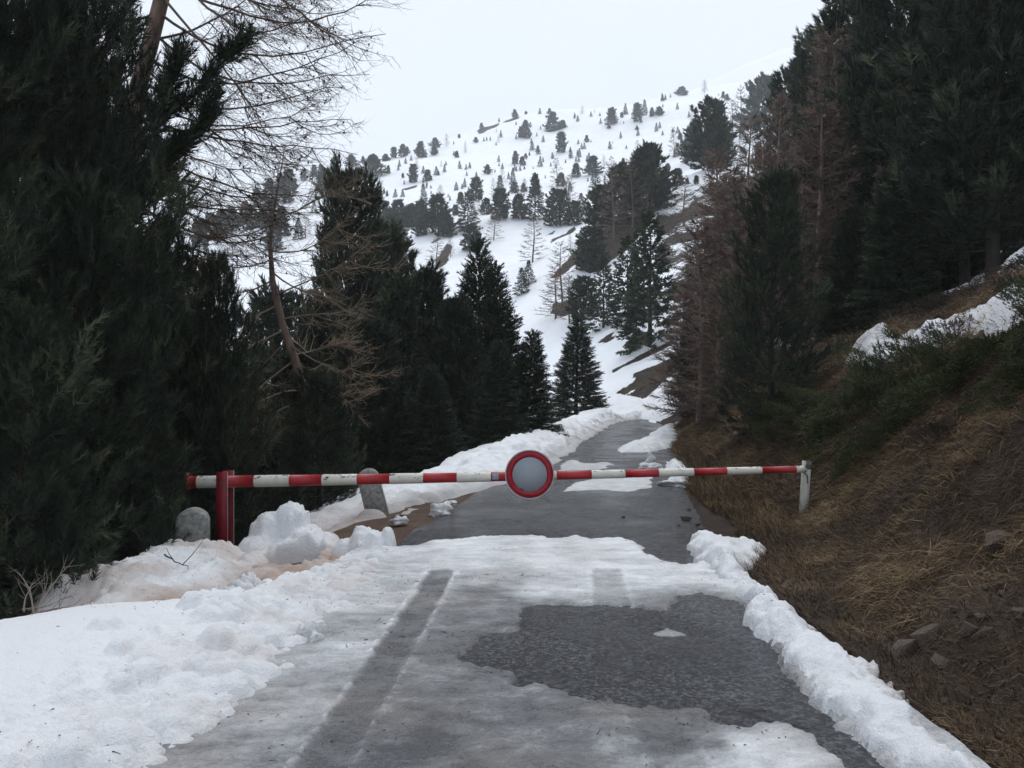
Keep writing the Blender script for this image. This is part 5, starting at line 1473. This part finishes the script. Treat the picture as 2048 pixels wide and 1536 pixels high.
nm_ = 0
for (v_, y, s) in [(1.2, 5.2, .32), (1.9, 5.6, .42), (1.6, 6.6, .38), (2.2, 7.4, .45), (1.3, 7.8, .35), (1.9, 8.6, .45), (1.2, 9.6, .4), (1.8, 10.6, .45), (1.1, 11.8, .42), (1.7, 12.8, .5), (.9, 13.8, .4), (1.5, 15.4, .5), (.8, 17, .45), (1.4, 19, .6), (2.4, 6.0, .5), (2.0, 6.9, .55), (2.3, 8.0, .6), (1.75, 9.4, .6), (2.0, 10.2, .6), (1.6, 11.2, .6), (1.9, 12.2, .6), (1.4, 13.2, .6), (.7, 21, .5), (1.6, 22.5, .6)]:
    nm_ += 1
    fo = float(np.interp(y, [3, 6.5, 8, 10, 13, 20, 40], [1.95, 2.05, 2.35, 2.75, 2.4, 2.1, 2.0]))
    shrub('h' if nm_ % 3 else 'j', fo + v_, y, s, f'small dark shrub clinging to the face of the right bank, {ORD(nm_)} going up the road', 'small shrubs on the bank face')

# short matted grass, moss and litter over the whole face of the bank
def mat_grass(n, seed):
    rng = np.random.default_rng(seed)
    y = 2.8 + 22 * rng.random(n) ** 1.6
    foot = np.interp(y, [3, 6.5, 8, 10, 13, 20, 40], [1.95, 2.05, 2.35, 2.75, 2.4, 2.1, 2.0])
    x = cxr(y) + foot - .7 + 3.9 * rng.random(n) ** 1.2
    k = (sdf(ridge, x, y) < .10) & (x - cxr(y) > 1.62 + .12 * rng.random(n))
    x, y = x[k], y[k]; n = len(x)
    gx, gy = slope_grad(x, y)
    nr = np.stack([-gx, -gy, np.ones(n)], 1); nr /= np.linalg.norm(nr, axis=1, keepdims=True)
    dn = np.stack([-gx, -gy, -(gx ** 2 + gy ** 2)], 1); dn /= np.linalg.norm(dn, axis=1, keepdims=True) + 1e-3
    d = nr * rng.uniform(.05, .5, (n, 1)) + dn * rng.uniform(.0, .7, (n, 1)) + rng.normal(0, .55, (n, 3)); d /= np.linalg.norm(d, axis=1, keepdims=True)
    L = rng.uniform(.03, .13, n)[:, None] * np.clip(y / 7, .8, 2.2)[:, None]
    p = np.stack([x, y, T(x, y)], 1)
    sd = np.cross(d, nr + rng.normal(0, .3, (n, 3))); sd /= np.linalg.norm(sd, axis=1, keepdims=True)
    w = (rng.uniform(.002, .005, n) * np.clip(y / 7, .8, 3))[:, None]
    V = np.stack([p - sd * w, p + sd * w, p + d * L + nr * .01], 1).reshape(-1, 3)
    patch = fbm(x * 2.2 + 11, y * 2.2, 4, .6)
    tint = np.clip(.22 + .8 * patch + rng.normal(0, .15, n), 0, 1)
    tag(obj('matted_grass', mesh('matted_grass', V, np.arange(3 * n).reshape(-1, 3), M['dry_grass'], smooth=False, tint=np.repeat(tint, 3))), 'short dark matted grass and litter covering the face of the right bank', kind='stuff')
mat_grass(170000, 8)

# stones in the bank
import bmesh
def stone_mesh(seed):
    rng = np.random.default_rng(seed)
    bm = bmesh.new()
    p = rng.uniform(-1, 1, (16, 3)); p = p / np.max(np.abs(p), axis=1, keepdims=True) * rng.uniform(.75, 1.05, (16, 1))
    for q in p: bm.verts.new(q)
    bmesh.ops.convex_hull(bm, input=bm.verts)
    bmesh.ops.delete(bm, geom=[v for v in bm.verts if not v.link_faces], context='VERTS')
    me = bpy.data.meshes.new('stone'); bm.to_mesh(me); bm.free()
    me.materials.append(M['rock'])
    return me
ST = [stone_mesh(i) for i in range(5)]
rs = np.random.default_rng(44)
def stone(x, y, sx, sy, sz, rot, sink=.3):
    o = obj('stone', ST[int(rs.integers(0, 5))], embankment, (x, y, T1(x, y) + sz * (1 - 2 * sink)), rot, (sx, sy, sz))
def bank_point(px, py):
    d = np.linspace(2.5, 20, 700)
    X = (px - CX) / F * d
    z = T(X, d)
    q = HY - (z - CAMZ) / d * F
    h = np.nonzero(q <= py)[0]
    i = h[0] if len(h) else 0
    return float(X[i]), float(d[i])
for (px, py, w, h) in [(1810, 1310, .17, .11), (1860, 1285, .16, .12), (1885, 1330, .14, .05), (1935, 1270, .08, .10), (1965, 1275, .05, .13), (1932, 1337, .03, .03), (1890, 1410, .05, .03), (1960, 1395, .035, .02), (1995, 1475, .04, .03), (2000, 1100, .22, .15), (1970, 1180, .05, .04), (1755, 970, .06, .04), (2000, 1170, .04, .03), (2040, 1240, .05, .04),
                       (1575, 1170, .10, .03), (1615, 1145, .05, .03), (1520, 860, .3, .12), (1560, 880, .35, .14), (1600, 860, .28, .1), (1480, 870, .3, .12), (1420, 880, .3, .15), (1560, 840, .3, .1), (1640, 880, .25, .1), (1500, 960, .2, .14), (1565, 950, .1, .05), (1640, 1065, .05, .03), (1660, 1120, .04, .03), (1700, 1190, .04, .03), (1740, 1250, .05, .03), (1800, 1240, .04, .03), (1395, 905, .3, .14), (1380, 940, .2, .1), (1430, 930, .2, .1)]:
    x, y = bank_point(px, py)
    stone(x, y, w * .5, w * .45, h * .55, (rs.uniform(-.5, .5), rs.uniform(-.9, -.2), rs.uniform(0, 3)), .42)
for _ in range(150):
    y = 3.2 + 12 * rs.random() ** 1.4
    u = 2.0 + 2.6 * rs.random()
    x = float(cxr(y)) + u
    if sdf(ridge, np.array([x]), np.array([y]))[0] > -.02: continue
    w = rs.uniform(.012, .045)
    stone(x, y, w, w * .9, w * .6, (rs.uniform(-.5, .5), rs.uniform(-.5, .5), rs.uniform(0, 3)), .25)
for (px, py, w) in [(1372, 1040, .07), (1395, 1050, .04), (1404, 1062, .05), (1357, 1052, .025), (1247, 1035, .03), (1378, 1020, .03)]:
    x, y = G(px, py)
    o = obj('loose_stone', ST[int(rs.integers(0, 5))], None, (x, y, w * .25), (0, 0, rs.uniform(0, 3)), (w, w * .8, w * .5))
    tag(o, {1372: 'largest dark stone on the asphalt at the foot of the bank', 1395: 'dark stone just right of the largest loose stone', 1404: 'dark stone at the tip of the right snow ridge', 1357: 'small dark stone left of the largest loose stone', 1247: 'tiny dark stone alone on the asphalt behind the barrier', 1378: 'tiny dark stone behind the largest loose stone'}[px], 'stone')

# twigs lying on snow and bank
def stick(pts, r, name, label, mat='dead_twig', tint=.3, forks=2, seed=0):
    rng = np.random.default_rng(seed)
    pts = np.asarray(pts, float)
    A = Acc(); o0 = pts[0]
    t = np.linspace(0, 1, 9); k = np.linspace(0, 1, len(pts))
    path = np.stack([np.interp(t, k, pts[:, i]) for i in range(3)], 1) + rng.normal(0, r * 1.2, (9, 3))
    twig(A, path - o0, r, r * .35, tint, 5)
    for _ in range(forks):
        i = rng.integers(2, 7)
        d = path[i + 1] - path[i]; d = d / np.linalg.norm(d) + rng.normal(0, .5, 3)
        twig(A, np.array([path[i], path[i] + d * .10, path[i] + d * .19 + [0, 0, .02]]) - o0, r * .6, r * .25, tint, 4)
    tag(obj(name, A.mesh(name, M[mat]), loc=tuple(o0)), label, 'twig')
stick([P(328, 1110, 7.6), P(350, 1122, 7.5), P(384, 1138, 7.35)], .008, 'fallen_twig', 'dark twig lying on top of the dirty snow mound', 'bark', seed=1)
stick([P(478, 1122, 8.3), P(495, 1128, 8.25), P(508, 1137, 8.2)], .006, 'fallen_twig', 'short dark twig at the right end of the dirty snow mound', 'bark', seed=2)
stick([P(1815, 780, 9.6), P(1830, 800, 9.5), P(1850, 830, 9.4)], .008, 'bare_twig', 'pale bare twig sticking out of the juniper mat', seed=3, tint=.8)
stick([P(1945, 905, 7.6), P(1930, 890, 7.7), P(1960, 880, 7.7)], .008, 'bare_twig', 'pale root under the overhang near the right edge', seed=4, tint=.7)
# needles, bark flakes and grit blown over the snow
def snow_debris(n, seed):
    rng = np.random.default_rng(seed)
    x = rng.uniform(-4.2, 2.8, n); y = 2.4 + 7.2 * rng.random(n) ** 1.3
    dirty = fbm(x * 1.3 + 40, y * 1.3, 4) + .35 * (x < -1.2) * (y > 5.5) + .12 * (np.abs(x + 1.3) < .5)
    k = dirty > rng.uniform(-.1, .6, n)
    x, y = x[k], y[k]
    z = np.full(len(x), -9.0)
    for xs, ys, Z in GRIDS:
        i, j = np.round((x - xs[0]) / (xs[1] - xs[0])).astype(int), np.round((y - ys[0]) / (ys[1] - ys[0])).astype(int)
        ok = (i >= 0) & (i < len(xs)) & (j >= 0) & (j < len(ys))
        z[ok] = np.maximum(z[ok], Z[j[ok], i[ok]])
    k = z > .004
    p = np.stack([x[k], y[k], z[k] + .003], 1); n = len(p)
    a = rng.uniform(0, 6.28, n)
    A = Acc()
    thin(A, p, np.stack([np.cos(a), np.sin(a), rng.normal(0, .12, n)], 1), rng.choice([.012, .025, .05], n, p=[.6, .3, .1]), rng.uniform(.0015, .0035, (n, 1)), np.clip(rng.normal(.15, .15, n), 0, 1), rng, rng.normal(0, .2, (n, 3)))
    tag(obj('debris', A.mesh('debris', M['heath'])), 'dark needles and grit scattered over the snow and slush', kind='stuff')
snow_debris(5200, 3)
# fallen dead branch at the left edge below the snow bank
def dead_branch():
    rng = np.random.default_rng(91)
    A = Acc(); o0 = P(30, 1225, 6.6)
    for k in range(9):
        q = P(70 + rng.normal(0, 18), 1228 + rng.normal(0, 5), 6.5 + rng.normal(0, .1))
        path = bend(q, rng.uniform(-1.2, 2.2), rng.uniform(.3, .6), rng.uniform(-10, 50), rng.uniform(0, 80), 8, rng, .25)
        limb(A, path - o0, .008, rng, 7, .22, 0, .6, 1, .003)
    tag(obj('fallen_branch', A.mesh('fallen_branch', M['dead_twig']), loc=tuple(o0)), 'grey dead branch lying behind the brink of the left snow bank', 'branch')
dead_branch()

# ------------------------------------------------------------------ haze in the air
zmax = float(tz.max()) + 25
zmin = float(tz.min()) - 2
A = Acc(); A.box((0, 0, (zmax + zmin) / 2), (1720, 1720, zmax - zmin))
m, nt, b = new_mat('haze')
nt.nodes.remove(b)
pv = nt.nodes.new('ShaderNodeVolumePrincipled')
pv.inputs['Color'].default_value = (0.93, 0.96, 1.0, 1)
pv.inputs['Density'].default_value = 0.00042
pv.inputs['Anisotropy'].default_value = 0.0
nt.links.new(pv.outputs['Volume'], nt.nodes['Material Output'].inputs['Volume'])
hz = obj('haze', mesh('haze', A.V[0], A.F[0], m, smooth=False))
tag(hz, 'thin pale mist between the trees and the mountain', kind='stuff')
